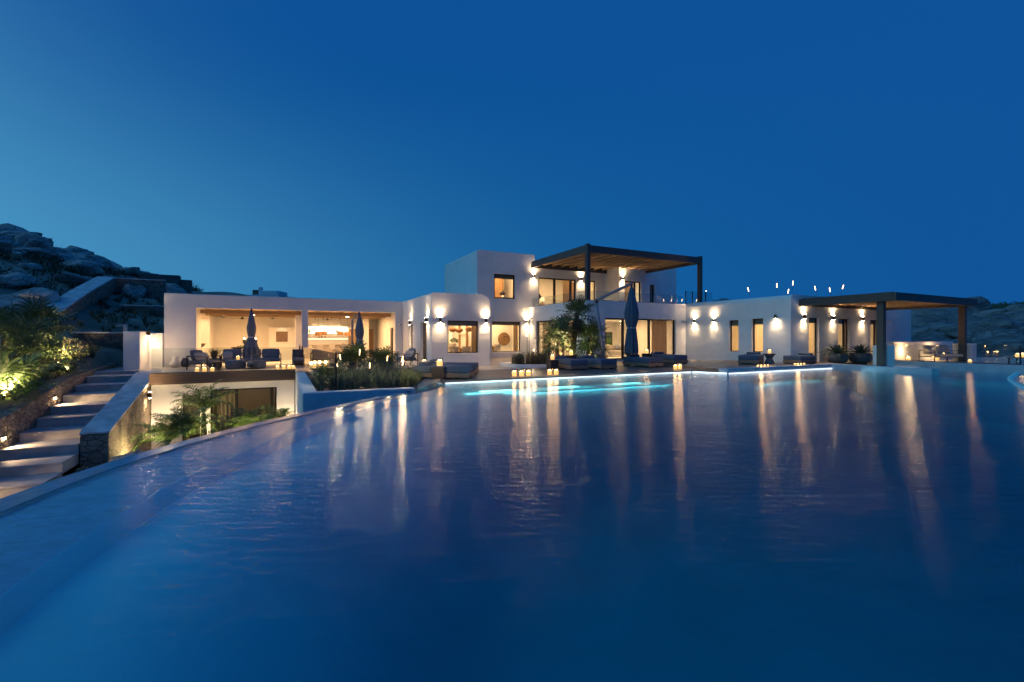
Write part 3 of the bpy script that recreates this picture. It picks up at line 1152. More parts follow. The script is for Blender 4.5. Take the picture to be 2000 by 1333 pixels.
window('v', 22.2, 7.40, 9.11, 0.70, 2.38, 0.13, blind=0.26)
window('v', 30.1, 13.39, 15.73, 0.46, 2.68, 0.13, blind=0.26)
window('v', 30.102, 13.56, 15.26, 4.36, 6.15, 0.10, fw=0.10, blind=0.32)
window('v', 30.102, 17.27, 20.70, 3.90, 6.12, 0.10, fw=0.11, mull=(18.75, 20.25), name='sliding_door')
window('v', 30.102, 21.6, 22.64, 3.90, 6.13, 0.12, fw=0.09, name='balcony_door')
window('v', 28.3, 24.1, 25.8, 3.90, 6.03, 0.14, fw=0.08, mull=(25.25,), name='balcony_door')
window('v', 28.3, 26.7, 27.25, 3.95, 5.85, 0.14, fw=0.07, blind=1.6)
window('u', 16.5, 24.0, 29.13, 0.10, 2.72, 0.10, fw=0.10, mull=(25.75, 27.45), transom=2.45, name='glass_wall')
window('v', 22.8, 17.85, 23.84, 0.10, 2.74, 0.10, fw=0.10, mull=(19.35, 21.55), transom=None, name='glass_wall')
window('u', 24.8, 18.73, 19.38, 0.64, 2.58, 0.14, fw=0.05, blind=0.34)
window('u', 24.8, 17.13, 17.84, 0.65, 2.62, 0.14, fw=0.05, blind=0.34)
for a, b in ((26.44, 27.41), (29.3, 30.54), (32.82, 34.0)):
    window('v', 15.5, a, b, 0.14, 2.64, 0.14, fw=0.08, blind=0.30, name='garden_door', mull=(b - 0.34,) if a > 28 else ())
window('v', 23.72, -2.93, -0.35, -3.15, -0.78, 0.10, fw=0.07, mull=(-1.95, -0.55), name='sliding_door', label='wide dark sliding door of the storey below the deck')
for (a, b, z0, z1) in ((25.98, 26.95, 0.01, 2.30), (23.12, 24.32, 0.01, 2.34)):
    d = MB().box(6.72, 6.77, a + 0.01, b - 0.01, z0, z1 - 0.01).build('side_door', M['darkwood'], villa, bevel=0.006)
    MB().box(6.70, 6.718, b - 0.16, b - 0.12, 0.95, 1.15).build('handle', M['steel'], d)
d = MB().box(-3.94, -3.31, 23.83, 23.88, -3.15, -0.96).build('side_door', M['darkwood'], villa, bevel=0.006)
d = MB().box(4.2 - 0.0, 4.95, 35.33, 35.385, 0.01, 2.15).build('interior_door', M['wood'], villa, bevel=0.006)
MB().box(4.30, 4.34, 35.30, 35.329, 0.95, 1.12).build('handle', M['charcoal'], d)
d = MB().box(5.4, 5.95, 35.33, 35.385, 0.01, 2.15).build('interior_door', M['wood'], villa, bevel=0.006)
d = MB().box(6.07, 6.125, 29.2, 29.75, 0.01, 2.12).build('interior_door', M['darkwood'], villa, bevel=0.006)
MB().box(-4.735, -4.70, 30.22, 33.28, 0.91, 2.74).build('niche_panel', M['wood'], villa)

# warm room lamps (ceiling fittings of the lit rooms)
ROOM = (1.0, 0.60, 0.27)


def room_light(u, v, z, p, sx_, sy_, colr=ROOM):
    f = MB().box(u - 0.09, u + 0.09, v - 0.09, v + 0.09, z, z + 0.03).build('ceiling_downlight', M['lens'], villa)
    light('AREA', 'room_light', (u, v, z - 0.02), p * 5, colr, size=sx_, size_y=sy_, parent=villa)
    return f


room_light(-1.7, 31.0, 2.82, 62, 3.5, 3.5, (1.0, 0.54, 0.20))
room_light(3.6, 31.0, 2.82, 58, 3.5, 3.5, (1.0, 0.57, 0.23))
room_light(8.2, 25.0, 3.1, 36, 1.6, 3.5)
room_light(13.6, 31.6, 3.1, 40, 3.5, 1.6)
room_light(14.6, 32.4, 6.8, 36, 2.0, 2.5)
room_light(19.6, 32.4, 6.8, 52, 3.5, 2.5)
room_light(26.2, 31.0, 6.7, 42, 3.0, 3.0, (1.0, 0.68, 0.36))
room_light(18.9, 27.4, 2.68, 34, 2.5, 2.5)
room_light(22.2, 26.4, 2.68, 34, 2.5, 2.5)
room_light(26.6, 18.6, 3.1, 40, 2.0, 4.0)
room_light(31.5, 18.3, 3.1, 55, 4.0, 3.5)
for u in (1.9, 2.45, 3.0, 3.55):
    light('SPOT', 'wall_washer', (u, 35.22, 2.80), 26, (1.0, 0.74, 0.40), parent=villa, size=0.03, rot=(radians(6), 0, 0), spot=60, blend=0.7)
    MB().tube([(u, 35.18, 3.13), (u, 35.18, 2.83)], 0.035, 8).build('ceiling_downlight', M['charcoal'], villa)


# ------------------------------------------------------------------ pergolas
def pergola(name, label, u0, u1, v0, v1, ztop, depth, posts, zb, n, over):
    t = thing(name, label, 'pergola', (u0, v0, 0))
    zt, zl = ztop, ztop - depth
    w = 0.13
    MB().box(u0, u1, v0, v0 + w, zl, zt - 0.03).build('beam', M['pergola'], t, bevel=0.008)
    MB().box(u0, u1, v1 - w, v1, zl, zt - 0.03).build('beam', M['pergola'], t, bevel=0.008)
    MB().box(u0 - 0.003, u0 + w, v0 + w + .002, v1 - w - .002, zl - 0.003, zt).build('beam', M['pergola'], t, bevel=0.008)
    MB().box(u1 - w, u1 + 0.003, v0 + w + .002, v1 - w - .002, zl - 0.003, zt).build('beam', M['pergola'], t, bevel=0.008)
    MB().box(u0 + w + 0.01, u1 - w - 0.01, v0 + w + 0.01, v1 - w - 0.01, zt - 0.10, zt - 0.06).build('roof_panel', M['darkwood'], t)
    for i in range(n):
        u = u0 + w + 0.12 + (u1 - u0 - 2 * w - 0.24) * i / (n - 1)
        MB().box(u - 0.045, u + 0.045, v0 + w + 0.004, v1 - w - 0.004, zt - 0.25, zt - 0.105).build('rafter', M['batten'], t)
    for (x, y, s, top) in posts:
        MB().box(x - s, x + s, y - s, y + s, zb(x, y), top).build('post', M['pergola'], t, bevel=0.01)
    return t


pergola('upper_pergola', 'large timber pergola with many rafters roofing the upper balcony', 16.5, 26.4, 22.8, 29.9, 7.20, 0.46,
        [(16.62, 22.92, 0.125, 7.26), (26.3, 22.92, 0.125, 7.26)], lambda x, y: 3.80, 13, 0)
pergola('lower_pergola', 'low grey timber pergola over the sitting area at the right end of the pool', 25.5, 34.2, 11.0, 15.49, 3.66, 0.42,
        [(25.85, 11.75, 0.14, 3.26), (33.8, 11.5, 0.14, 3.26)], lambda x, y: 0.125 if x < 30 else 0.16, 15, 0)


# ------------------------------------------------------------------ wall lamps
def lamp_proto():
    t = thing('wall_lamp', 'x', 'wall lamp', (0, 0, 0))
    part('housing', MB().lathe([(0.052, -0.12), (0.06, -0.115), (0.06, 0.115), (0.052, 0.12)], (0, -0.10, 0), 14), M['bronze'], t, smooth=False)
    part('bracket', MB().box(-0.03, 0.03, -0.05, 0.0, -0.05, 0.05), M['bronze'], t)
    part('lens', MB().lathe([(0.044, 0.116), (0.044, 0.124)], (0, -0.10, 0), 12), M['hotlens'], t)
    part('lens', MB().lathe([(0.044, -0.124), (0.044, -0.116)], (0, -0.10, 0), 12), M['hotlens'], t)
    return t


SP = bpy.data.lights.new('wall_lamp_spot', 'SPOT')
SP.energy = 120
SP.color = (1.0, 0.70, 0.38)
SP.spot_size = radians(98)
SP.spot_blend = 1.0
SP.shadow_soft_size = 0.03
WS = bpy.data.lights.new('wall_lamp_wash', 'SPOT')
WS.energy = 26
WS.color = (1.0, 0.68, 0.38)
WS.spot_size = radians(160)
WS.spot_blend = 1.0
WS.shadow_soft_size = 0.06
lproto = lamp_proto()


def wall_lamp(u, v, z, face, label, up=True, down=True, power=None, wash=None):
    """face: 'v' wall looks to -y, 'u' wall looks to -x, 'p' wall looks to +x"""
    rz = {'v': 0, 'u': -pi / 2, 'p': pi / 2}[face]
    global lproto
    r = dup(lproto, (u, v, z), rz, label, 'up and down wall lamps on the white walls')
    lens = [c_ for c_ in r.children if c_.name.startswith('lens')]
    d = SP
    wsd = WS
    if power:
        d = SP.copy()
        d.energy = power
        wsd = WS.copy()
        wsd.energy = wash or power * 0.22
    for flag, zz, rx in ((up, 0.128, radians(180)), (down, -0.128, 0)):
        if flag:
            o = bpy.data.objects.new('wall_lamp_spot', d)
            col.objects.link(o)
            o.parent = r
            o.location = (0, -0.042, zz)
            o.rotation_euler = (rx + radians(5 if zz < 0 else -5), 0, 0)
            w = bpy.data.objects.new('wall_lamp_wash', wsd)
            col.objects.link(w)
            w.parent = r
            w.location = (0, -0.19, zz * 1.2)
            w.rotation_euler = (rx, 0, 0)
        else:
            for c_ in lens:
                if (sum(x.co.z for x in c_.data.vertices) > 0) == (zz > 0):
                    bpy.data.objects.remove(c_)
    return r


wall_lamp(6.57, 26.34, 2.37, 'u', 'bronze wall lamp between the two dark side doors, next to the pavilion')
wall_lamp(6.57, 22.90, 2.41, 'u', 'bronze wall lamp between the larger side door and the wing corner')
wall_lamp(6.99, 22.2, 2.39, 'v', 'bronze wall lamp left of the dining room window')
wall_lamp(9.50, 22.2, 2.40, 'v', 'bronze wall lamp right of the dining room window')
wall_lamp(16.21, 30.1, 2.69, 'v', 'bronze wall lamp between the window with the round carving and the glass wall', power=165, wash=60)
wall_lamp(16.83, 30.1, 6.15, 'v', 'bronze wall lamp upstairs, left of the sliding door', power=165, wash=60)
wall_lamp(21.15, 30.1, 6.17, 'v', 'bronze wall lamp upstairs, right of the sliding door behind the pergola post', power=165, wash=60)
wall_lamp(23.85, 28.3, 6.19, 'v', 'bronze wall lamp upstairs beside the balcony door above the umbrella', power=165, wash=60)
wall_lamp(24.8, 22.03, 2.62, 'u', 'bronze wall lamp on the bedroom wing nearest the living room corner', power=150, wash=30)
wall_lamp(24.8, 20.48, 2.62, 'u', 'bronze wall lamp on the bedroom wing, left of the two narrow windows', power=150, wash=30)
wall_lamp(24.8, 16.33, 2.68, 'u', 'bronze wall lamp shining only downward, right of the narrow windows', up=False, power=150, wash=30)
wall_lamp(25.92, 15.5, 2.67, 'v', 'bronze wall lamp under the right pergola, at its left end by the wall corner', power=150, wash=30)
wall_lamp(28.73, 15.5, 2.67, 'v', 'bronze wall lamp under the right pergola between the first and second doors', power=150, wash=30)
wall_lamp(31.83, 15.5, 2.67, 'v', 'bronze wall lamp under the right pergola between the second and third doors', power=150, wash=30)
wall_lamp(-4.99, 23.0, -0.82, 'p', 'wall lamp on the stone stair wall in the lower court, just below the deck', power=90)
wall_lamp(0.40, 20.6, -1.95, 'u', 'wall lamp on the sloping white wall of the lower court', power=90)
wall_lamp(-6.1, 28.0, 1.72, 'p', 'wall lamp shining down the white gate wall at the top of the stairs', up=False, power=10, wash=20)
light('POINT', 'gate_fill_light', (-5.50, 27.45, 1.1), 34, (1.0, 0.66, 0.36), size=0.06)  # point light with no fitting, added to warm the pavilion front
for ch in list(lproto.children):
    bpy.data.objects.remove(ch)
bpy.data.objects.remove(lproto)


# ------------------------------------------------------------------ cameras, rail glass
def security_camera(u, v, z, face, label):
    t = thing('security_camera', label, 'security camera', (u, v, z), {'v': 0, 'u': -pi / 2}[face], 'security cameras on the walls')
    part('mount', MB().box(-0.07, 0.07, -0.06, 0, -0.09, 0.09), M['white'], t, bevel=0.01)
    part('barrel', MB().tube([(0, -0.06, 0.0), (0.05, -0.30, -0.05)], 0.045, 10), M['white'], t)
    part('lens', MB().tube([(0.051, -0.302, -0.051), (0.055, -0.325, -0.055)], 0.035, 10), M['charcoal'], t)


security_camera(6.35, 28.55, 2.35, 'v', 'white security camera at the right end of the pavilion front')
security_camera(24.45, 22.8, 2.62, 'v', 'white security camera under the balcony beside the bedroom wing')
security_camera(34.75, 15.5, 2.55, 'v', 'small white security camera on the end wall under the right pergola')
security_camera(16.5, 29.75, 2.95, 'u', 'small white security camera under the balcony next to the bright wall lamp')


def balustrade(label, pts, z0, z1, thick=0.02, posts=(), rail=False):
    t = thing('glass_balustrade', label, 'glass balustrade', (pts[0][0], pts[0][1], z0), 0, None)
    for (a, b) in zip(pts, pts[1:]):
        L = hypot(b[0] - a[0], b[1] - a[1])
        n = max(1, int(round(L / 1.6)))
        dx, dy = (b[0] - a[0]) / L, (b[1] - a[1]) / L
        for i in range(n):
            s0, s1 = L * i / n + 0.012, L * (i + 1) / n - 0.012
            ca_, cb = (a[0] + dx * s0, a[1] + dy * s0), (a[0] + dx * s1, a[1] + dy * s1)
            nx, ny = -dy * thick / 2, dx * thick / 2
            MB().prism([(ca_[0] + nx, ca_[1] + ny), (ca_[0] - nx, ca_[1] - ny), (cb[0] - nx, cb[1] - ny), (cb[0] + nx, cb[1] + ny)], z0 + 0.02, z1).build('pane', M['bal'], t)
    for (x, y) in posts:
        MB().box(x - 0.025, x + 0.025, y - 0.025, y + 0.025, z0, z1 + 0.005).build('post', M['charcoal'], t)
    # base channel
    for (a, b) in zip(pts, pts[1:]):
        L = hypot(b[0] - a[0], b[1] - a[1])
        dx, dy = (b[0] - a[0]) / L, (b[1] - a[1]) / L
        nx, ny = -dy * 0.025, dx * 0.025
        MB().prism([(a[0] + nx, a[1] + ny), (a[0] - nx, a[1] - ny), (b[0] - nx, b[1] - ny), (b[0] + nx, b[1] + ny)], z0, z0 + 0.03).build('base_channel', M['charcoal'], t)
    return t


balustrade('clear glass balustrade along the deck edge in front of the sofas', [(-4.98, 23.60), (0.45, 23.60)], 0.0, 1.06)
balustrade('glass balustrade around the grass planter, with a black corner post', [(0.78, 23.3), (1.30, 14.25)], 0.0, 1.06)
balustrade('tall clear glass screen in front of the lit grass planter', [(1.36, 14.2), (3.2, 14.12)], -0.04, 1.06, posts=[(1.33, 14.2)])
balustrade('low glass balustrade on top of the balcony wall under the upper pergola', [(16.62, 29.9), (16.62, 23.2), (16.9, 22.93), (24.6, 22.93)], 3.81, 4.42)
balustrade('glass balustrade on the roof terrace by the right post of the upper pergola', [(24.9, 22.95), (27.6, 22.95)], 3.885, 4.75, posts=[(24.95, 22.95), (25.6, 22.95), (26.9, 22.95)])
balustrade('glass balustrade on the long pool wall at the far right', [(30.2, 13.2), (30.2, 8.3)], 0.245, 1.14, posts=[(30.2, 8.28)])
# ------------------------------------------------------------------ candle lanterns
def candle_proto():
    t = thing('candle_lantern', 'x', 'candle lantern')
    part('candle', MB().lathe([(0.075, 0.008), (0.078, 0.02), (0.078, 0.15), (0.070, 0.158), (0.03, 0.152)], n=18), M['wax'], t, smooth=True)
    part('lantern_glass', MB().lathe([(0.098, 0.0), (0.1, 0.004), (0.1, 0.24), (0.094, 0.24), (0.094, 0.008)], n=18), M['clear'], t, smooth=True)
    for a in (0.4, 2.5, 4.6):
        x, y = 0.04 * cos(a), 0.04 * sin(a)
        part('flame', MB().lathe([(0.003, 0.155), (0.009, 0.166), (0.006, 0.182), (0.001, 0.195)], (x, y, 0), 7), M['flame'], t, smooth=True)
    return t


cproto = candle_proto()
CL = bpy.data.lights.new('candle_glow', 'POINT')
CL.energy = 8.0
CL.color = (1.0, 0.55, 0.2)
CL.shadow_soft_size = 0.06


def candle(u, v, z, label, group=None, s=1.0, glow=True):
    r = dup(cproto, (u, v, z), R(0, 6), label, group, s)
    if glow:
        o = bpy.data.objects.new('candle_glow', CL)
        col.objects.link(o)
        o.parent = r
        o.location = (0, 0, 0.30)
    return r


GD = 'candle lanterns on the deck edge in front of the sofas'
for i, (x, n_) in enumerate(((-3.45, 'leftmost'), (-3.17, 'middle'), (-2.88, 'rightmost'))):
    candle(x, 23.95, 0.003, f'lit candle lantern by the dark framed armchair, {n_} of three on the deck edge', GD)
for i, (x, n_) in enumerate(((-0.32, 'first'), (-0.06, 'second'), (0.17, 'third'))):
    candle(x, 24.0, 0.003, f'lit candle lantern below the right armchair, {n_} of three on the deck edge', GD)
candle(0.35, 23.9, 0.003, 'lit candle lantern standing alone at the corner of the glass balustrade', GD, 0.9)
GP = 'candle lanterns along the pool edge'
for x, y, l in ((7.95, 15.75, 'left one of three lit candle lanterns by the pool edge light strip'), (8.2, 15.62, 'middle one of three lit candle lanterns by the pool edge light strip'),
                (8.55, 15.7, 'right one of three lit candle lanterns by the pool edge light strip'),
                (9.55, 15.75, 'left of the paired candle lanterns at the pool edge before the palms'),
                (9.83, 15.7, 'right of the paired candle lanterns at the pool edge before the palms'),
                (16.45, 15.75, 'left one of a pair of candle lanterns at the corner of the pool edge'),
                (16.85, 15.85, 'right one of a pair of candle lanterns at the corner of the pool edge')):
    candle(x, y, 0.003, l, GP, 1.15)
GT = 'small tea lights on the bench wall'
for i, x in enumerate((20.05, 20.3, 20.55, 20.8)):
    candle(x, 14.1, 0.113, 'tea light on the bench wall before the left lounger, ' + ('first', 'second', 'third', 'fourth')[i] + ' from the left', GT, 0.5, i == 1)
for i, x in enumerate((22.9, 23.15, 23.4, 23.65)):
    candle(x, 14.1, 0.113, 'tea light on the bench wall before the stool, ' + ('first', 'second', 'third', 'fourth')[i] + ' from the left', GT, 0.5, i == 1)


# ------------------------------------------------------------------ soft furniture
def pillow_mb(w, d, h, c=(0, 0, 0), tilt=0.0, rz=0.0):
    """soft cushion: puffed box with pinched corners"""
    m = MB()
    n = 8
    vs, fs = [], []
    for s in (1, -1):
        for j in range(n + 1):
            for i in range(n + 1):
                x, y = i / n * 2 - 1, j / n * 2 - 1
                k = (1 - x ** 4) * (1 - y ** 4)
                pin = 1 - 0.10 * (abs(x) * abs(y)) + 0.0
                vs.append(Vector((x * w / 2 * (pin + 0.04 * (1 - y * y) * 0), y * d / 2 * pin, s * h / 2 * (k ** 0.5))))
    N1 = (n + 1) ** 2
    for s in (0, 1):
        for j in range(n):
            for i in range(n):
                a = s * N1 + j * (n + 1) + i
                q = (a, a + 1, a + n + 2, a + n + 1)
                fs.append(q if s == 0 else q[::-1])
    M4 = Matrix.Rotation(rz, 3, 'Z') @ Matrix.Rotation(tilt, 3, 'X')
    vs = [M4 @ v + Vector(c) for v in vs]
    m.add(vs, fs)
    return m


def slab_cushion(x0, x1, y0, y1, z0, z1):
    return MB().box(x0, x1, y0, y1, z0, z1)


def lounger_proto(L=1.95, w=0.98):
    """foot at y=0 (faces -y), head at y=L"""
    t = thing('sun_lounger', 'x', 'sun lounger')
    part('base', MB().box(-w / 2, w / 2, 0, L, 0.055, 0.225), M['teak'], t, bevel=0.012)
    for x in (-w / 2 + 0.14, w / 2 - 0.14):
        for y in (0.14, L - 0.14):
            part('foot', MB().box(x - 0.11, x + 0.11, y - 0.11, y + 0.11, 0, 0.054), M['darkwood'], t)
    part('mattress', MB().box(-w / 2 + 0.005, w / 2 - 0.005, 0.005, L - 0.55, 0.228, 0.47), M['mattress'], t, bevel=0.045, seg=3)
    part('mattress', MB().box(-w / 2 + 0.005, w / 2 - 0.005, L - 0.545, L - 0.005, 0.228, 0.475), M['mattress'], t, bevel=0.045, seg=3)
    part('headrest', MB().box(-w / 2 + 0.14, w / 2 - 0.14, L - 0.40, L - 0.06, 0.476, 0.60), M['mattress'], t, bevel=0.05, seg=3)
    return t


lp = lounger_proto()
GL = 'slate blue sun loungers around the pool'


def lounger(u, v, z, rz, label, s=1.0):
    return dup(lp, (u, v, z), rz, label, GL, s)


lounger(12.18, 17.4, 0.003, 0, 'blue sun lounger beside the dark cube table, first of the row by the palms')
lounger(13.75, 17.25, 0.003, 0, 'blue sun lounger in front of the palms, second of the row')
lounger(16.75, 17.3, 0.003, 0, 'blue sun lounger under the closed cantilever umbrella')
lounger(18.75, 17.55, 0.103, 0, 'blue sun lounger at the right end of the row, nearest the bedroom wing')
# two at the bedroom wing, feet turned to the pool
A2 = radians(-63)
lounger(21.75, 15.85, 0.103, A2, 'blue sun lounger at the bedroom wing, to the left of the hourglass stool')
lounger(24.05, 14.98, 0.103, radians(-82), 'blue sun lounger at the bedroom wing, between the hourglass stool and the potted agaves', 0.93)
# two low daybeds at the left pool corner, long side to the pool
A1 = radians(57)
lounger(6.15, 15.72, 0.003, A1, 'large dark blue daybed right at the left corner of the pool')
lounger(6.95, 17.15, 0.003, A1, 'dark blue daybed just behind the large one at the left pool corner')


def cube_table(u, v, w, h, label, rz=0.0, z=0.003):
    t = thing('cube_table', label, 'side table', (u, v, z), rz, 'dark cube side tables by the loungers')
    part('body', MB().box(-w / 2 + .01, w / 2 - .01, -w / 2 + .01, w / 2 - .01, 0.04, h - 0.02), M['darkwood'], t, bevel=0.006)
    part('top', MB().box(-w / 2, w / 2, -w / 2, w / 2, h - 0.019, h), M['darkwood'], t, bevel=0.004)
    part('plinth', MB().box(-w / 2 + .05, w / 2 - .05, -w / 2 + .05, w / 2 - .05, 0, 0.039), M['charcoal'], t)


cube_table(5.05, 16.05, 0.50, 0.44, 'dark cube table at the head of the large daybed, with a candle on it', A1)
candle(5.05, 16.05, 0.446, 'big lit candle lantern on the dark cube table at the left pool corner', GP, 1.35)
cube_table(11.25, 18.3, 0.45, 0.46, 'dark cube table to the left of the lounger row, next to the grass bed')
candle(11.25, 18.3, 0.466, 'lit candle lantern on the dark cube table left of the lounger row', GP, 1.2)
cube_table(13.0, 19.35, 0.40, 0.60, 'dark cube table hidden behind the loungers in front of the palms')
candle(13.0, 19.35, 0.606, 'lit candle lantern behind the loungers at the foot of the palms', GP, 1.2)
cube_table(17.9, 19.2, 0.40, 0.62, 'dark cube table behind the loungers near the umbrella')
candle(17.9, 19.2, 0.626, 'lit candle lantern behind the loungers, right of the hanging umbrella', GP, 1.2)
# slate ottomans behind the left daybeds
def ottoman(u, v, z, r, h, label, cat='pouf', m='concrete', group=None, name='pouf'):
    o = MB().lathe([(r * .80, 0), (r * .95, h * .10), (r, h * .35), (r, h * .62), (r * .93, h * .88), (r * .75, h * .98), (r * .3, h)], n=24)
    o = o.build(name, M[m], org=(u, v, z) if False else None, smooth=True)
    o.location = (u, v, z)
    return tag(o, label, cat, group)


ottoman(4.85, 17.4, 0.003, 0.42, 0.42, 'dark grey round pouf behind the left daybeds, with a candle on it', m='cushion')
candle(4.85, 17.4, 0.425, 'lit candle lantern on the round pouf by the side door', GP, 1.15)

hs = thing('hourglass_stool', 'slate hourglass stool with a candle between the two loungers at the bedroom wing', 'stool', (23.05, 15.55, 0.103))
part('base', MB().lathe([(0.27, 0), (0.25, 0.05), (0.14, 0.29)], n=20), M['concrete'], hs, smooth=False)
part('top', MB().lathe([(0.14, 0.291), (0.22, 0.44), (0.28, 0.50), (0.28, 0.55), (0.10, 0.56)], n=20), M['concrete'], hs, smooth=False)
candle(23.05, 15.55, 0.665, 'lit candle lantern on the hourglass stool', GP, 1.1)


def armchair(name, label, u, v, z, rz, w=0.75, d=0.8, cush='cushion', n_pill=1, cat='armchair', group=None):
    """open metal frame chair, seat faces -y"""
    t = thing(name, label, cat, (u, v, z), rz, group)
    hw = w / 2
    s = 0.018
    for x in (-hw, hw):
        part('leg', MB().box(x - s, x + s, -s, s, 0, 0.60), M['charcoal'], t)
        part('leg', MB().box(x - s, x + s, d - s, d + s, 0, 0.66), M['charcoal'], t)
        part('armrest', MB().box(x - 0.025, x + 0.025, -0.03, d + 0.03, 0.601, 0.625), M['darkwood'], t)
        part('side_rail', MB().box(x - s, x + s, s, d - s, 0.26, 0.30), M['charcoal'], t)
    part('front_rail', MB().box(-hw + s, hw - s, -s, s, 0.26, 0.30), M['charcoal'], t)
    part('back_rail', MB().box(-hw + s, hw - s, d - s, d + s, 0.62, 0.66), M['charcoal'], t)
    part('seat_cushion', MB().box(-hw + .03, hw - .03, -0.02, d - 0.05, 0.28, 0.44), M[cush], t, bevel=0.05, seg=3)
    nb = max(1, int(round(w / 0.8)))
    for i in range(nb):
        cw = (w - 0.08) / nb
        part('back_cushion', pillow_mb(cw, 0.55, 0.22, (-hw + 0.04 + cw * (i + .5), d - 0.14, 0.66), radians(76)), M[cush], t, smooth=True)
    for i in range(n_pill):
        part('pillow', pillow_mb(0.45, 0.42, 0.16, (-hw + 0.3 + i * 0.4, d - 0.36, 0.62), radians(62), R(-.3, .3)), M['linen'], t, smooth=True)
    return t


armchair('armchair', 'dark framed armchair with pale scatter cushions, leftmost seat on the deck', -3.0, 25.5, 0.003, radians(62), 0.95, 0.95, n_pill=2)
armchair('sofa', 'long blue-grey garden sofa behind the round poufs', -1.55, 26.6, 0.003, 0, 2.7, 0.85, n_pill=1, cat='sofa')
armchair('armchair', 'dark framed armchair facing left beside the sofa', 0.35, 26.35, 0.003, radians(-90), 0.8, 0.9, n_pill=0)
armchair('armchair', 'slatted armchair piled with pale cushions beside the dining wing', 5.55, 24.5, 0.003, radians(-75), 0.8, 0.8, n_pill=2)
ottoman(-2.15, 25.85, 0.003, 0.45, 0.42, 'left of the two round blue poufs in front of the sofa', m='cushion')
ottoman(-1.25, 25.65, 0.003, 0.42, 0.38, 'right of the two round blue poufs in front of the sofa', m='cushion')
candle(-2.05, 25.75, 0.425, 'lit candle lantern on the left round pouf', GD, 1.0)
bt = thing('round_table', 'small dark round table beside the left armchair', 'side table', (-2.75, 24.75, 0.003))
part('base', MB().lathe([(0.22, 0), (0.2, 0.03), (0.07, 0.06), (0.07, 0.36)], n=16), M['charcoal'], bt)
part('top', MB().lathe([(0.27, 0.361), (0.3, 0.375), (0.29, 0.40)], n=20), M['charcoal'], bt)
ob = thing('sideboard', 'grey outdoor cabinet at the pavilion column', 'sideboard', (0.85, 27.4, 0.003))
part('body', MB().box(-0.5, 0.5, -0.3, 0.3, 0.12, 0.86), M['concrete'], ob, bevel=0.01)
part('door', MB().box(-0.48, -0.01, -0.325, -0.301, 0.15, 0.82), M['concrete'], ob)
part('door', MB().box(0.01, 0.48, -0.325, -0.301, 0.15, 0.82), M['concrete'], ob)
part('plinth', MB().box(-0.45, 0.45, -0.25, 0.28, 0, 0.119), M['charcoal'], ob)
for i, (x, h) in enumerate(((0.72, 0.26), (0.84, 0.20))):
    o = MB().lathe([(0.035, 0), (0.04, h * .5), (0.02, h * .75), (0.016, h)], n=12).build('bottle', M['charcoal'], smooth=True)
    o.location = (x, 27.4, 0.864)
    tag(o, ('taller' if i == 0 else 'shorter') + ' dark bottle on the grey outdoor cabinet', 'bottle')
# vases by the pavilion wall
v1 = MB().lathe([(0.13, 0), (0.24, 0.10), (0.25, 0.22), (0.16, 0.34), (0.13, 0.38), (0.15, 0.55), (0.13, 0.55)], n=20).build('vase', M['ceramic'], smooth=True)
v1.location = (-4.95, 28.05, 0.003)
tag(v1, 'white bulbous floor vase against the pavilion wall', 'vase')
v2 = MB().lathe([(0.12, 0), (0.2, 0.12), (0.19, 0.3), (0.12, 0.42), (0.14, 0.46)], n=20).build('vase', M['concrete'], smooth=True)
v2.location = (-4.55, 28.25, 0.003)
tag(v2, 'dark grey floor vase behind the white bulbous one', 'vase')


# ------------------------------------------------------------------ umbrellas
def folded_canopy(zb, zt, zs, r_top, r_mid, r_bot, n=64, seed=1, folds=9):
    """closed canopy hanging in pleats, gathered by a strap at zs"""
    rnd = random.Random(seed)
    ph = [rnd.uniform(0, 6) for _ in range(4)]
    m = MB()
    vs, fs = [], []
    J = 26
    hem = [rnd.uniform(-0.08, 0.10) for _ in range(n)]
    for j in range(J + 1):
        f = j / J
        z = zt + (zb - zt) * f
        if z > zs:
            k = (zt - z) / (zt - zs)
            r = r_top + (r_mid - r_top) * min(1, k / 0.62) ** 0.8
            if k > 0.66:
                r = r_mid * (1 - 0.38 * ((k - .66) / .34) ** 1.6)
        else:
            k = (zs - z) / (zs - zb)
            r = r_mid * 0.62 + (r_bot - r_mid * 0.62) * min(1, k / 0.75) ** 0.9
        amp = 0.05 + 0.20 * f
        for i in range(n):
            t = 2 * pi * i / n
            rr = r * (1 + amp * (0.6 * sin(folds * t + ph[0] + 1.2 * f) + 0.4 * sin((folds + 4) * t + ph[1] - 2 * f) + 0.25 * sin(2 * t + ph[2])))
            zz = z + (hem[i] * 1.0 if j == J else 0) + 0.03 * sin(3 * t + ph[3]) * f
            vs.append((rr * cos(t), rr * sin(t), zz))
    for j in range(J):
        for i in range(n):
            fs.append((j * n + i, j * n + (i + 1) % n, (j + 1) * n + (i + 1) % n, (j + 1) * n + i))
    fs.append(tuple(range(n)))
    return m.add(vs, fs)


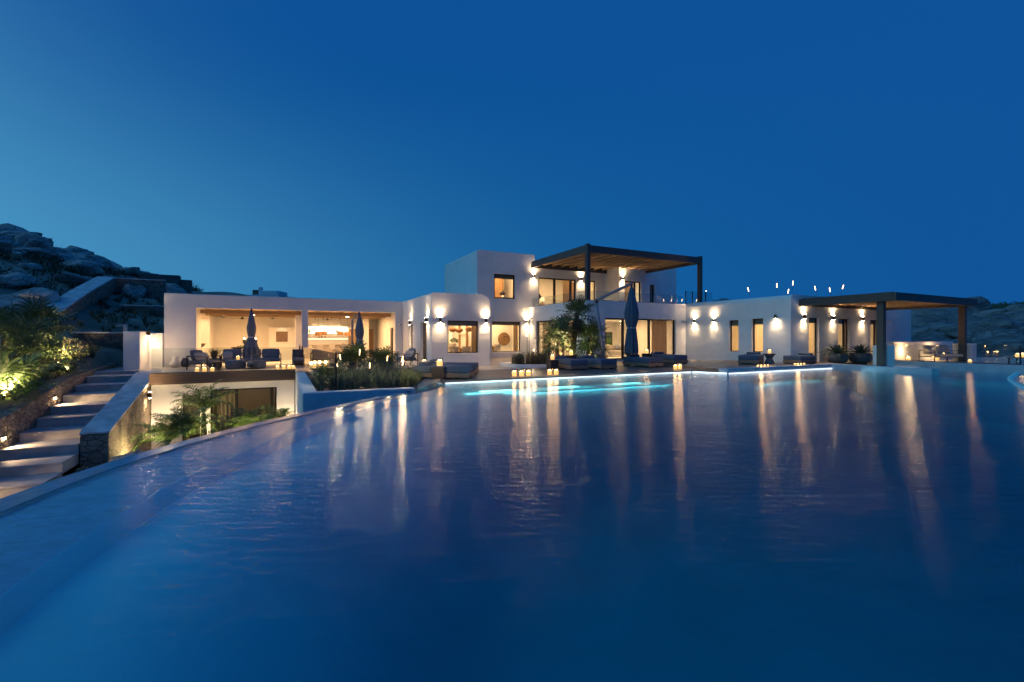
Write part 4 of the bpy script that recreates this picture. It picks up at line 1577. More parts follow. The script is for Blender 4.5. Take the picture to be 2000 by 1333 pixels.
def centre_umbrella(u, v, z, label, zt, zb, zs, mt, r_top, r_mid, r_bot, arm=None, seed=1):
    t = thing('garden_umbrella', label, 'umbrella', (u, v, z))
    c = part('canopy', folded_canopy(zb, zt, zs, r_top, r_mid, r_bot, seed=seed), M[mt], t, smooth=True)
    part('strap', MB().lathe([(r_mid * .60, zs - 0.035), (r_mid * .66, zs - 0.03), (r_mid * .66, zs + 0.03), (r_mid * .60, zs + 0.035)], n=24, wob=0.08, folds=5), M['strap'], c, smooth=True)
    part('finial', MB().lathe([(0.03, zt - 0.05), (0.05, zt + 0.04), (0.02, zt + 0.16)], n=12), M['charcoal'], t)
    if arm is None:
        part('pole', MB().tube([(0, 0, 0.05), (0, 0, zt - 0.04)], 0.03, 10), M['mast'], t)
        part('base', MB().lathe([(0.36, 0), (0.36, 0.05), (0.08, 0.08), (0.06, 0.25)], n=20), M['charcoal'], t)
    return t


centre_umbrella(-1.45, 25.15, 0.003, 'closed grey umbrella with a white strap, in front of the left pavilion opening', 2.75, 0.62, 1.52, 'greycanvas', 0.05, 0.18, 0.31, seed=3)
t = centre_umbrella(3.45, 24.6, 0.0, 'closed grey cantilever umbrella in front of the bar, behind the fan palm', 2.66, 0.55, 1.4, 'greycanvas', 0.05, 0.21, 0.30, arm=1, seed=5)
part('mast', MB().tube([(-0.35, 0.25, 0.02), (-0.33, 0.2, 2.42)], 0.045, 10), M['mast'], t)
part('arm', MB().tube([(-0.33, 0.2, 2.40), (0.0, 0.0, 2.84)], 0.035, 8), M['mast'], t)
part('base', MB().box(-0.75, 0.05, -0.15, 0.65, 0.0, 0.08), M['charcoal'], t)
# the big one between the loungers
U0 = (16.55, 18.9)
t = centre_umbrella(U0[0], U0[1], 0.0, 'big closed navy cantilever umbrella hanging from a grey mast and sloping arm', 4.22, 0.62, 2.02, 'navy', 0.06, 0.35, 0.32, arm=1, seed=8)
mb_ = (15.1 - U0[0], 19.5 - U0[1])
mt_ = (14.78 - U0[0], 19.62 - U0[1])
part('mast', MB().tube([(mb_[0], mb_[1], 0.02), (mb_[0] * .98 + mt_[0] * .02, mb_[1], 1.0), ((mb_[0] + mt_[0]) / 2, (mb_[1] + mt_[1]) / 2, 2.2), (mt_[0], mt_[1], 3.45)], [0.11, 0.10, 0.075, 0.065], 12), M['mast'], t, smooth=True)
part('arm', MB().tube([(mt_[0] - 0.12, mt_[1], 3.42), (0.06, 0.0, 4.42)], 0.065, 8, flat=1.2), M['mast'], t)
part('joint', MB().tube([(mt_[0], mt_[1] - 0.10, 3.45), (mt_[0], mt_[1] + 0.10, 3.45)], 0.10, 12), M['charcoal'], t)
part('hanger', MB().tube([(0.02, 0, 4.47), (0.02, 0, 4.2)], 0.045, 8), M['charcoal'], t)
part('base', MB().box(mb_[0] - 0.5, mb_[0] + 0.5, mb_[1] - 0.5, mb_[1] + 0.5, 0.0, 0.10), M['concrete'], t, bevel=0.01)


# ------------------------------------------------------------------ stairs, stone walls
NOSE = [(26.2, 0.0), (25.3, -0.15), (24.15, -0.42), (23.0, -0.69), (21.95, -0.97), (20.95, -1.25), (19.85, -1.53), (18.7, -1.81), (17.55, -2.09), (16.4, -2.37), (15.2, -2.65), (14.0, -2.93)]
st = thing('staircase', 'wide pale stone staircase climbing between two rough stone walls', 'staircase', (-6.6, 14, -3.2))
for (va, z), (vb, zb_) in zip(NOSE, NOSE[1:]):
    MB().box(-7.54, -5.76, vb, va + 0.03, z - 0.34, z - 0.17 if False else zb_).build('step', M['step'], st, bevel=0.008) if False else None
for i in range(len(NOSE) - 1):
    v0, z = NOSE[i][0], NOSE[i][1]
    vb = NOSE[i + 1][0]
for i in range(1, len(NOSE)):
    v_front, z = NOSE[i]
    v_back = NOSE[i - 1][0]
    # tread whose nose is at v_front
    MB().box(-7.54, -5.755, v_front, v_back + 0.004 * i, z - 0.05, z - 0.0).build('step', M['step'], st, bevel=0.008)
    MB().box(-7.535, -5.76, v_front + 0.03, v_back + 0.02, z - 0.34, z - 0.051).build('riser', M['step'], st)
struct('landing', MB().box(-7.54, -6.105, 25.31 + 0.0, 30.3, -0.4, 0.0), M['step']) if False else None
lm = MB().box(-7.54, -6.105, 26.21, 30.3, -0.5, -0.002)
struct('landing_paving', lm, M['step'])

sw_ = MB()
# right stair wall, top follows the stairs
tops = [(25.6, 0.03), (24.6, 0.0), (18.7, -1.45), (18.62, -1.52)]


def sloped_wall(profile, u0, u1, zb, cap=None):
    """wall along y; profile = (y, top z); cap thickness gives a separate coping"""
    m = MB()
    n_ = len(profile)
    vs = []
    for (v, z) in profile:
        d = cap or 0
        vs += [(u0, v, zb(v) if callable(zb) else zb), (u1, v, zb(v) if callable(zb) else zb), (u1, v, z - d), (u0, v, z - d)]
    fs = [(0, 1, 2, 3), tuple(4 * (n_ - 1) + k for k in (3, 2, 1, 0))]
    for i in range(n_ - 1):
        a, b = 4 * i, 4 * (i + 1)
        fs += [(a + 1, b + 1, b + 2, a + 2), (a + 2, b + 2, b + 3, a + 3), (a + 3, b + 3, b, a), (a, b, b + 1, a + 1)]
    m.add(vs, fs)
    c = None
    if cap:
        c = MB()
        vs = []
        e = 0.03
        for (v, z) in profile:
            vs += [(u0 - e, v, z - cap + .001), (u1 + e, v, z - cap + .001), (u1 + e, v, z), (u0 - e, v, z)]
        c.add(vs, fs)
    return m, c


def stone_wall(label, profile, u0, u1, zb, cap, mt='wallstone', capm='capstone', name='stone_wall'):
    t = thing(name, label, 'stone wall', ((u0 + u1) / 2, profile[0][0], 0))
    m, c = sloped_wall(profile, u0, u1, zb, cap)
    m.build('stonework', M[mt], t)
    if c:
        c.build('coping', M[capm], t, bevel=0.015)
    return t


stone_wall('rough stone wall with a flat blue-grey coping, to the right of the staircase', [(25.6, 0.03), (24.7, 0.0), (18.7, -1.47)], -5.72, -5.03, -3.6, 0.07)
stone_wall('rough stone planter wall with step lights, to the left of the staircase', [(29.4, 0.25), (28, 0.16), (25.5, 0.05), (23.4, -0.12), (21.8, -0.42), (20.4, -0.70), (18.8, -0.92), (16.5, -1.5), (14, -2.0), (11, -2.7)], -8.02, -7.56, -3.6, None)
stone_wall('stone wall with a pale coping climbing the hill, left of the pavilion', [(43.4, 5.92), (42.0, 5.85), (37.5, 4.45), (33.0, 2.85), (32.6, 2.72)], -11.9, -11.0, lambda v: hill_z(-11.4, v) - 0.9, 0.10)
stone_wall('lower stretch of the climbing stone wall, above the palms', [(32.58, 2.30), (30.0, 1.65), (27.4, 1.0), (22.0, 0.0), (18, -0.8)], -11.85, -11.02, lambda v: hill_z(-11.4, v) - 0.9, 0.08)
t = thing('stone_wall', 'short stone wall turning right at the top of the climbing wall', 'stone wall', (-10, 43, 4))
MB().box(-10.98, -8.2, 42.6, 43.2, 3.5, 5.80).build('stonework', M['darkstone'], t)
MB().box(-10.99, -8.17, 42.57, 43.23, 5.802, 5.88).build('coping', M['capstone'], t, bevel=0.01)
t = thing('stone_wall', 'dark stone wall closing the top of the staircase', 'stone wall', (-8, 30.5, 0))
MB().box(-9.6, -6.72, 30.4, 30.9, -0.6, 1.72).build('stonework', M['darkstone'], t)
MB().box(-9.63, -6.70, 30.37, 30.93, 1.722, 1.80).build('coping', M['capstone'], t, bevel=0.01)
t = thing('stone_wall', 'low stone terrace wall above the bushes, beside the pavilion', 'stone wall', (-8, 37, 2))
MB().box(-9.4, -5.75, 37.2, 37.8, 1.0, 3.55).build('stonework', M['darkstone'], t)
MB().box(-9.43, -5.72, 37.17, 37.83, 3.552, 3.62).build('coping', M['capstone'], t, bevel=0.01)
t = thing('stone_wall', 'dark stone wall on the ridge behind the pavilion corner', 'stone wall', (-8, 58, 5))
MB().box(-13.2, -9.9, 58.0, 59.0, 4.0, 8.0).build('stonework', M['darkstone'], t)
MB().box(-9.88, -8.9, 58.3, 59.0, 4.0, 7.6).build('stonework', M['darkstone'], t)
gw = tag(MB().box(-6.72, -6.10, 26.9, 29.6, -0.4, 1.80).build('gate_wall', M['plaster'], bevel=0.03), 'white wall stub with a lamp between the staircase and the pavilion', 'wall')
tag(MB().box(-6.09, -5.505, 28.30, 28.9, -0.3, 1.74).build('gate_wall', M['plaster'], bevel=0.03), 'low white wall joining the lamp wall to the pavilion corner', 'wall')
dg_ = thing('gate', 'dark metal gate beside the shower post', 'gate', (-7.2, 30.2, 0))
MB().box(-7.52, -6.78, 30.28, 30.34, 0.02, 1.66).build('gate_leaf', M['charcoal'], dg_)
MB().box(-6.95, -6.91, 30.23, 30.275, 0.85, 1.05).build('handle', M['steel'], dg_)
# white walls that hold the grass planter
tag(MB().prism([(0.42, 13.45), (0.80, 13.85), (0.80, 23.70), (0.42, 23.70)], -3.6, [0.0, 0.0, -0.02, -0.02]).build('retaining_wall', M['plaster'], bevel=0.02),
    'tall white retaining wall stepping down into the lower court', 'wall')
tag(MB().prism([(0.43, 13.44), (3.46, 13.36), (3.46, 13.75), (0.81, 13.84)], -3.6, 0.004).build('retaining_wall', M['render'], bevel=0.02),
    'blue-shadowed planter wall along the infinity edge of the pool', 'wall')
struct('planter_soil', MB().prism([(0.81, 13.86), (3.4, 13.78), (4.19, 15.0), (4.19, 21.98), (0.81, 21.98)], -1.0, -0.10), M['soil'])
# shower
sh = thing('outdoor_shower', 'slim steel outdoor shower post with an overhead arm at the top of the stairs', 'shower', (-6.95, 28.2, -0.002))
part('post', MB().box(-0.07, 0.07, -0.05, 0.05, 0, 2.15), M['steel'], sh, bevel=0.01)
part('arm', MB().box(-0.32, -0.071, -0.03, 0.03, 2.08, 2.12), M['steel'], sh)
part('shower_head', MB().lathe([(0.09, 2.04), (0.1, 2.05), (0.1, 2.075)], (-0.30, 0, 0), 16), M['steel'], sh)
part('tap', MB().tube([(0, -0.05, 1.1), (0, -0.12, 1.1)], 0.03, 10), M['steel'], sh)
part('tap', MB().tube([(0, -0.05, 0.95), (0, -0.12, 0.95)], 0.03, 10), M['steel'], sh)
# step lights
for i, (v, z, l) in enumerate(((22.4, -0.72, 'upper step light glowing in the left stair wall'), (19.0, -1.52, 'lower step light glowing in the left stair wall'),
                                (16.2, -2.2, 'lowest step light in the left stair wall'), (25.2, -0.18, 'topmost step light in the left stair wall'))):
    if i == 3:
        continue
    t = thing('step_light', l, 'step light', (-7.56, v, z), 0, 'step lights in the stair wall')
    part('hood', MB().box(-0.02, 0.06, -0.11, 0.11, 0.045, 0.07), M['bronze'], t)
    part('lens', MB().box(-0.02, 0.03, -0.09, 0.09, -0.045, 0.044), M['lens'], t)
    light('SPOT', 'step_light_spot', (0.10, 0, 0.0), 110, (1.0, 0.66, 0.34), parent=t, size=0.05, rot=(radians(-38), radians(42), 0) if False else (0, radians(-52), 0), spot=130, blend=0.8)

# ------------------------------------------------------------------ right hand terrace things
tag(MB().box(26.18, 27.0, 11.55, 12.1, -1.7, 1.17).build('white_pillar', M['plaster'], bevel=0.02), 'short white pillar at the foot of the near pergola post', 'pillar') if False else None
pl = thing('white_pillar', 'short white pillar beside the near post of the right pergola', 'pillar', (26.4, 11.9, -0.3))
part('shaft', MB().box(-0.32, 0.32, -0.32, 0.32, -1.3, 1.42), M['plaster'], pl, bevel=0.02)
pl = thing('white_pillar', 'short white pillar beside the far post of the right pergola', 'pillar', (34.35, 11.6, 0.16))
part('shaft', MB().box(-0.38, 0.38, -0.38, 0.38, 0.0, 1.02), M['plaster'], pl, bevel=0.02)
tag(MB().box(30.6, 37.8, 13.3, 13.6, 0.165, 1.27).build('low_wall', M['plaster'], bevel=0.02), 'low white wall behind the covered sofa at the right', 'wall')
armchair('sofa', 'pale outdoor sofa behind the glass under the right pergola', 32.5, 11.6, 0.163, radians(-20), 1.8, 0.85, n_pill=1, cat='sofa', cush='linen')
for i, (u, v, l) in enumerate(((27.75, 14.75, 'left of two spiky agaves in round slate pots by the bedroom wing'), (28.95, 14.15, 'right of two spiky agaves in round slate pots, next to the pergola post'))):
    t = thing('potted_agave', l, 'potted plant', (u, v, 0.103), i * 0.7, 'potted agaves by the bedroom wing')
    part('pot', MB().lathe([(0.36, 0), (0.46, 0.05), (0.55, 0.22), (0.555, 0.36), (0.50, 0.50), (0.46, 0.53), (0.43, 0.53), (0.42, 0.47)], n=28), M['concrete'], t, smooth=True)
    part('soil', MB().lathe([(0.40, 0.44), (0.41, 0.472)], n=20), M['soil'], t)
    rnd = random.Random(3 + i)
    am = MB()
    for k in range(34):
        a = k * 2.399 + rnd.uniform(-.2, .2)
        f = k / 34
        elv = radians(82 - 74 * f ** 0.8 + rnd.uniform(-6, 6))
        L = 0.55 + 0.35 * f + rnd.uniform(-.05, .08)
        pts = []
        for s_ in range(6):
            q_ = s_ / 5
            e2 = elv - 0.35 * q_ * f
            r_ = 0.05 + L * q_ * cos(e2)
            pts.append((r_, 0.5 + L * q_ * sin(e2) - 0.05 * q_ * q_))
        vs, fs = [], []
        for s_, (r_, z_) in enumerate(pts):
            q_ = s_ / 5
            w = (0.045 + 0.055 * sin(min(1, q_ * 1.6) * pi * 0.75)) * (1 - q_ ** 3) + 0.002
            th = 0.02 * (1 - q_)
            px_, py_ = -sin(a), cos(a)
            cx, cy = r_ * cos(a), r_ * sin(a)
            vs += [(cx + px_ * w, cy + py_ * w, z_ + 0.02), (cx, cy, z_ - th), (cx - px_ * w, cy - py_ * w, z_ + 0.02), (cx, cy, z_ + 0.004)]
        for s_ in range(5):
            b0, b1 = s_ * 4, s_ * 4 + 4
            for e in range(4):
                fs.append((b0 + e, b0 + (e + 1) % 4, b1 + (e + 1) % 4, b1 + e))
        am.add(vs, fs)
    part('leaves', am, M['agave'], t)
# right: candles on a low table behind the glass
ct = thing('coffee_table', 'low dark coffee table with candles behind the far right glass', 'coffee table', (33.6, 9.2, 0.163))
part('top', MB().box(-0.6, 0.6, -0.35, 0.35, 0.30, 0.34), M['darkwood'], ct)
for x in (-.5, .5):
    for y in (-.28, .28):
        part('leg', MB().box(x - .025, x + .025, y - .025, y + .025, 0, 0.299), M['charcoal'], ct)
for i, (x, y, l) in enumerate(((33.2, 9.2, 'left candle lantern on the low coffee table behind the right glass'), (33.65, 9.15, 'middle candle lantern on the low coffee table behind the right glass'),
                               (34.0, 9.3, 'right candle lantern on the low coffee table behind the right glass'))):
    candle(x, y, 0.505, l, 'candles behind the right glass', 1.1, i == 1)
for x, y, l in ((31.2, 12.9, 'candle lantern added to light the low white wall, left of the covered sofa'), (34.6, 12.9, 'candle lantern added to light the low white wall, right of the covered sofa')):  # two lanterns added only to brighten the low white wall
    r_ = candle(x, y, 0.163, l, 'candles behind the right glass', 1.3, False)
    light('POINT', 'candle_glow', (0, -0.1, 0.45), 42, (1.0, 0.62, 0.30), parent=r_, size=0.08)
candle(32.0, 10.6, 0.163, 'candle lantern on the paving beside the far pergola post', 'candles behind the right glass', 1.0, True)


# ------------------------------------------------------------------ swaying stem lamps
def reed(u, v, z, h, tilt, az, label, group, glow=True, s=1.0):
    t = thing('stem_lamp', label, 'stem lamp', (u, v, z), az, group)
    x1 = sin(tilt) * h
    z1 = cos(tilt) * h
    part('stem', MB().tube([(0, 0, 0), (x1 * 0.25, 0, h * .5), (x1, 0, z1)], 0.006, 6), M['charcoal'], t)
    L = 0.16 * s
    dx, dz = sin(tilt * 1.5), cos(tilt * 1.5)
    part('lamp_tip', MB().tube([(x1, 0, z1), (x1 + dx * L * .1, 0, z1 + dz * L * .1), (x1 + dx * L * .9, 0, z1 + dz * L * .9), (x1 + dx * L, 0, z1 + dz * L)],
                               [0.006, 0.012 * s, 0.012 * s, 0.004], 8), M['bulb'], t, smooth=True)
    if glow:
        light('POINT', 'stem_lamp_glow', (x1 + dx * L * .5, 0, z1 + dz * L + 0.06), 20.0, (1.0, 0.7, 0.36), parent=t, size=0.04)
    return t


GR = 'thin stem lamps in the grass planter'
for i, (u, v, h, tl, l) in enumerate(((1.62, 15.2, 0.70, -0.22, 'leaning stem lamp at the left of the grass planter, lower of the left three'),
                                      (1.75, 15.8, 0.88, -0.15, 'stem lamp second from the left in the grass planter, leaning'),
                                      (2.15, 15.7, 1.02, 0.05, 'tallest upright stem lamp in the left half of the grass planter'),
                                      (2.40, 15.0, 0.62, 0.02, 'upright bright stem lamp in the middle of the grass planter'),
                                      (3.05, 15.9, 0.80, 0.1, 'short stem lamp right of the middle of the grass planter'),
                                      (3.25, 14.7, 0.72, 0.18, 'outer of the two close stem lamps at the right of the grass planter'),
                                      (3.30, 15.1, 0.82, 0.18, 'inner of the two close stem lamps at the right of the grass planter'))):
    reed(u, v, -0.10, h, tl, -AZ, l, GR, True, 1.15)
GQ = 'thin stem lamps on the flat roof of the bedroom wing'
for i, (px_, u, v, h, tl) in enumerate(((0, 27.1, 19.6, 0.62, -0.15), (1, 27.4, 18.0, 0.72, 0.0), (2, 27.8, 17.6, 0.35, 0.12), (3, 27.8, 17.3, 0.82, 0.05),
                                        (5, 30.2, 17.2, 0.62, -0.15), (6, 30.6, 16.6, 0.48, -0.1), (7, 31.6, 16.6, 0.72, 0.2))):
    reed(u, v, 3.885, h, tl, -AZ, ('glowing stem lamp on the flat roof, ' + ('leftmost of the row', 'second of the row', 'low one in the middle', 'tall one in the middle', '', 'first of the right three', 'middle of the right three', 'rightmost of the row')[px_]), GQ, False, 1.8)
GB = 'small stem lamps on the upper terrace'
for i, (u, v) in enumerate(((25.2, 25.2), (25.6, 25.0), (26.3, 24.6), (27.3, 24.2))):
    reed(u, v, 3.885, 0.30, (-.1, .2, .1, .2)[i], -AZ, f'small stem lamp behind the roof terrace glass, number {i + 1} from the left', GB, False, 1.2)
# lamps in the bed by the round-art window: slim posts with bare bulbs
for i, (u, v, h, l) in enumerate(((11.9, 22.0, 1.55, 'tall post lamp with a bright bare bulb in front of the round carving window'), (12.1, 21.6, 0.75, 'post lamp with a bare bulb at the pier by the glass wall'),
                                  (11.3, 21.8, 0.42, 'short post lamp with a bare bulb among the grasses'))):
    t = thing('post_lamp', l, 'garden lamp', (u, v, 0.006))
    part('post', MB().tube([(0, 0, 0), (0, 0, h)], 0.014, 8), M['charcoal'], t)
    part('bulb', MB().lathe([(0.01, h), (0.04, h + 0.03), (0.045, h + 0.06), (0.02, h + 0.10)], n=12), M['bulb'], t, smooth=True)
    light('POINT', 'post_lamp_glow', (0, 0, h + 0.16), 30, (1.0, 0.72, 0.38), parent=t, size=0.04)
for ch in list(cproto.children):
    bpy.data.objects.remove(ch)
bpy.data.objects.remove(cproto)
for ch in list(lp.children):
    bpy.data.objects.remove(ch)
bpy.data.objects.remove(lp)
# ------------------------------------------------------------------ plants
def frame(az, el):
    d = Vector((cos(el) * cos(az), cos(el) * sin(az), sin(el)))
    s = Vector((-sin(az), cos(az), 0))
    return d, s, s.cross(d) * -1 if False else d.cross(s) * -1


def fan_frond(m, base, az, el, pet, rad, nb, rnd, droop=0.35, bw=0.052):
    d, s, n = frame(az, el)
    n = s.cross(d) if s.cross(d).z >= 0 else d.cross(s)
    p = Vector(base)
    tip = p + d * pet + Vector((0, 0, -droop * pet * pet * 0.3))
    m.tube([p, (p + tip) / 2 + Vector((0, 0, 0.03 * pet)), tip], [0.014, 0.010, 0.008], 4, cap=False)
    spread = radians(rnd.uniform(125, 165))
    fold = rnd.uniform(0.15, 0.45)
    for i in range(nb):
        f = i / (nb - 1) * 2 - 1
        a = f * spread
        L = rad * (1 - 0.30 * abs(f) ** 1.5) * rnd.uniform(0.88, 1.06)
        dd = (d * cos(a) + s * sin(a) + n * fold * (abs(sin(a)) * 0.6)).normalized()
        side = (dd.cross(n)).normalized()
        w = rad * bw
        dr = droop * L
        q1 = tip + dd * L * 0.45 + Vector((0, 0, -dr * 0.10))
        q2 = tip + dd * L * 0.80 + Vector((0, 0, -dr * 0.45))
        q3 = tip + dd * L + Vector((0, 0, -dr * (0.85 + rnd.uniform(0, .4))))
        m.add([tip - side * w * 0.25, tip + side * w * 0.25, q1 + side * w, q1 - side * w, q2 + side * w * 0.7, q2 - side * w * 0.7, q3],
              [(0, 1, 2, 3), (3, 2, 4, 5), (5, 4, 6)])


def feather_frond(m, base, az, el, L, rnd, nl=26, droop=0.9, ll=0.36):
    d, s, n = frame(az, el)
    pts = []
    p = Vector(base)
    cur = el
    st_ = L / 12
    for i in range(13):
        pts.append(p.copy())
        dd = Vector((cos(cur) * cos(az), cos(cur) * sin(az), sin(cur)))
        p = p + dd * st_
        cur -= droop * (0.4 + i / 12) / 12 * 1.6
    m.tube(pts, [0.016 - 0.012 * i / 12 for i in range(13)], 4, cap=False)
    for i in range(nl):
        f = 0.14 + 0.86 * i / (nl - 1)
        k = min(11, int(f * 12))
        q = pts[k].lerp(pts[k + 1], f * 12 - k)
        t = (pts[k + 1] - pts[k]).normalized()
        up = s.cross(t)
        if up.z < 0:
            up = -up
        for sg in (-1, 1):
            l = ll * (0.55 + 0.9 * sin(pi * min(1, f * 0.9 + 0.1))) * rnd.uniform(.8, 1.1)
            dr = (s * sg * rnd.uniform(.75, .95) + t * rnd.uniform(.5, .9) + up * rnd.uniform(-.05, .35)).normalized()
            w = 0.018
            q1 = q + dr * l * .5
            q2 = q + dr * l + Vector((0, 0, -l * rnd.uniform(.15, .45)))
            wv = t * w
            m.add([q - wv * .5, q + wv * .5, q1 + wv, q1 - wv, q2], [(0, 1, 2, 3), (3, 2, 4)])


def fan_palm(label, u, v, z, h, crown_r, nfr, seed, lean=(0, 0), group=None, pet=0.5, mt='leaf', el0=-25, nb=18, name='fan_palm', skirt=0, bw=0.045):
    rnd = random.Random(seed)
    t = thing(name, label, 'palm', (u, v, z), 0, group)
    if h > 0.15:
        k = 9
        pts = [(lean[0] * (i / k) ** 1.5, lean[1] * (i / k) ** 1.5, h * i / k) for i in range(k + 1)]
        part('trunk', MB().tube(pts, [0.15 - 0.03 * (i / k) + 0.02 * (i % 2) for i in range(k + 1)], 10), M['trunk'], t)
    top = Vector((lean[0], lean[1], h))
    m = MB()
    for i in range(nfr):
        az = i * 2.399 + rnd.uniform(-.25, .25)
        f = i / nfr
        el = radians(80 + (el0 - 80) * f ** 0.85 + rnd.uniform(-8, 8))
        fan_frond(m, top + Vector((0.05 * cos(az), 0.05 * sin(az), -0.12 * f)), az, el, pet * crown_r * rnd.uniform(.8, 1.1), crown_r * rnd.uniform(.5, .62), nb, rnd, bw=bw)
    part('crown', m, M[mt], t)
    if skirt:
        s = MB()
        for i in range(skirt):
            az = i * 2.399
            fan_frond(s, top + Vector((0, 0, -0.15 - 0.5 * i / skirt)), az, radians(-50 - 25 * rnd.random()), 0.25 * crown_r, crown_r * .42, 12, rnd)
        part('dead_fronds', s, M['drygrass'], t)
    return t


def feather_palm(label, u, v, z, h, L, nfr, seed, group=None, mt='leaf2', uplight=40):
    rnd = random.Random(seed)
    t = thing('feather_palm', label, 'palm', (u, v, z), 0, group)
    part('trunk', MB().tube([(0, 0, 0), (0.03, 0, h * .5), (0.02, 0.02, h)], [0.13, 0.11, 0.08], 9), M['trunk'], t)
    m = MB()
    for i in range(nfr):
        az = i * 2.399 + rnd.uniform(-.3, .3)
        f = i / nfr
        feather_frond(m, (0.02, 0.02, h), az, radians(86 - 42 * f + rnd.uniform(-7, 7)), L * rnd.uniform(.8, 1.08), rnd, droop=0.8 + 0.7 * f)
    part('crown', m, M[mt], t)
    return t


def blades(m, u, v, z, n, h, spread, rnd, w=0.008, curve_=0.5):
    for i in range(n):
        a = rnd.uniform(0, 2 * pi)
        r0 = spread * 0.25 * rnd.random()
        hh = h * rnd.uniform(.6, 1.1)
        out = spread * rnd.uniform(.2, 1.0)
        b = Vector((u + r0 * cos(a), v + r0 * sin(a), z))
        d = Vector((cos(a), sin(a), 0))
        s = Vector((-sin(a), cos(a), 0)) * w
        q1 = b + d * out * .3 + Vector((0, 0, hh * .6))
        q2 = b + d * out + Vector((0, 0, hh * (1 - curve_ * rnd.random() * .5)))
        m.add([b - s, b + s, q1 + s * .8, q1 - s * .8, q2], [(0, 1, 2, 3), (3, 2, 4)])


def leaf_clump(m, c, r, n, size, rnd, flat=1.0):
    for i in range(n):
        th, ph = rnd.uniform(0, 2 * pi), math.acos(rnd.uniform(-0.5, 1))
        rr = r * rnd.uniform(.45, 1.0) ** 0.6
        p = Vector((c[0] + rr * sin(ph) * cos(th), c[1] + rr * sin(ph) * sin(th), c[2] + rr * cos(ph) * flat))
        a = Vector((rnd.gauss(0, 1), rnd.gauss(0, 1), rnd.gauss(0, 1))).normalized()
        b = a.orthogonal().normalized()
        s = size * rnd.uniform(.6, 1.3)
        m.add([p - a * s, p + b * s * .35, p + a * s, p - b * s * .35], [(0, 1, 2, 3)])


def bush(label, u, v, z, r, seed, mt='bushleaf', n=420, size=0.05, group=None, lobes=6, h=None, name='bush'):
    rnd = random.Random(seed)
    t = thing(name, label, 'bush', (u, v, z), 0, group)
    m = MB()
    st_ = MB()
    h = h or r
    for i in range(lobes):
        a = i * 2.399
        q = r * 0.6 * sqrt(i / lobes)
        c = (q * cos(a), q * sin(a), h * rnd.uniform(.45, .8))
        leaf_clump(m, c, r * rnd.uniform(.38, .6), n // lobes, size, rnd, 0.9)
        st_.tube([(0, 0, 0), (c[0] * .5, c[1] * .5, c[2] * .5), c], [0.02, 0.012, 0.004], 5)
    part('foliage', m, M[mt], t)
    part('stems', st_, M['trunk'], t)
    return t


# palms in the island bed between deck and glass wall
IZ = 0.006
fan_palm('tall fan palm with a shaggy trunk in front of the glass wall', 14.2, 21.0, IZ, 2.85, 1.25, 26, 11, (0.25, -0.1), None, 0.5, skirt=26, nb=14)
fan_palm('low fan palm at the left of the tall one, spreading over the dark table', 13.1, 20.5, IZ, 1.35, 1.45, 28, 12, (-0.15, 0), None, nb=14, el0=-35)
fan_palm('bright green fan palm to the right of the tall one', 14.75, 20.3, IZ, 1.5, 1.35, 28, 13, (0.15, 0), None, mt='leaf2', nb=14, el0=-40)
fan_palm('small fan palm at the foot of the grey umbrella mast', 15.25, 20.7, IZ, 0.75, 1.2, 22, 14, nb=14, el0=-35)
fan_palm('young fan palm behind the tall one, half hidden', 13.8, 21.6, IZ, 1.9, 1.25, 24, 15, nb=14, el0=-35)
for i, (u, v, l) in enumerate(((13.3, 19.85, 'spotlight on the ground at the foot of the left low palm'), (14.75, 19.75, 'spotlight on the ground at the foot of the bright palm'))):
    t = thing('garden_spotlight', l, 'garden light', (u, v, IZ))
    part('housing', MB().tube([(0, 0, 0), (0, 0.02, 0.12)], 0.04, 10), M['bronze'], t)
    part('lens', MB().tube([(0, 0.0205, 0.122), (0, 0.022, 0.13)], 0.033, 10), M['lens'], t)
    light('SPOT', 'garden_spot', (0, 0.03, 0.15), 900, (1.0, 0.80, 0.42), parent=t, size=0.04, rot=(radians(168), 0, 0), spot=95, blend=0.7)
pc = MB()
isl = [(10.15, 21.9), (10.3, 20.2), (10.9, 19.75), (12.5, 19.65), (15.9, 19.7), (16.3, 20.3), (16.3, 22.2), (10.6, 22.4)]
isl2 = [(13.3 + (x - 13.3) * .93, 21 + (y - 21) * .86) for x, y in isl]
kb = MB()
nn = len(isl)
kb.add([(x, y, 0.0) for x, y in isl] + [(x, y, 0.16) for x, y in isl] + [(x, y, 0.16) for x, y in isl2] + [(x, y, 0.05) for x, y in isl2],
       [(i, (i + 1) % nn, nn + (i + 1) % nn, nn + i) for i in range(nn)] + [(nn + i, nn + (i + 1) % nn, 2 * nn + (i + 1) % nn, 2 * nn + i) for i in range(nn)] +
       [(2 * nn + i, 2 * nn + (i + 1) % nn, 3 * nn + (i + 1) % nn, 3 * nn + i) for i in range(nn)])
tag(kb.build('planter_kerb', M['plaster'], bevel=0.01), 'low white kerb around the palm bed on the terrace', 'kerb')
struct('island_soil', MB().prism(isl2, 0.007, 0.10), M['soil'])
rnd = random.Random(21)
m = MB()
for i in range(60):
    blades(m, rnd.uniform(10.7, 12.6), rnd.uniform(20.2, 21.8), 0.1, 26, rnd.uniform(.5, .9), 0.35, rnd)
tag(m.build('ornamental_grass', M['drygrass']), 'tuft of feathery grasses in the white kerbed bed', 'grass', kind='stuff')
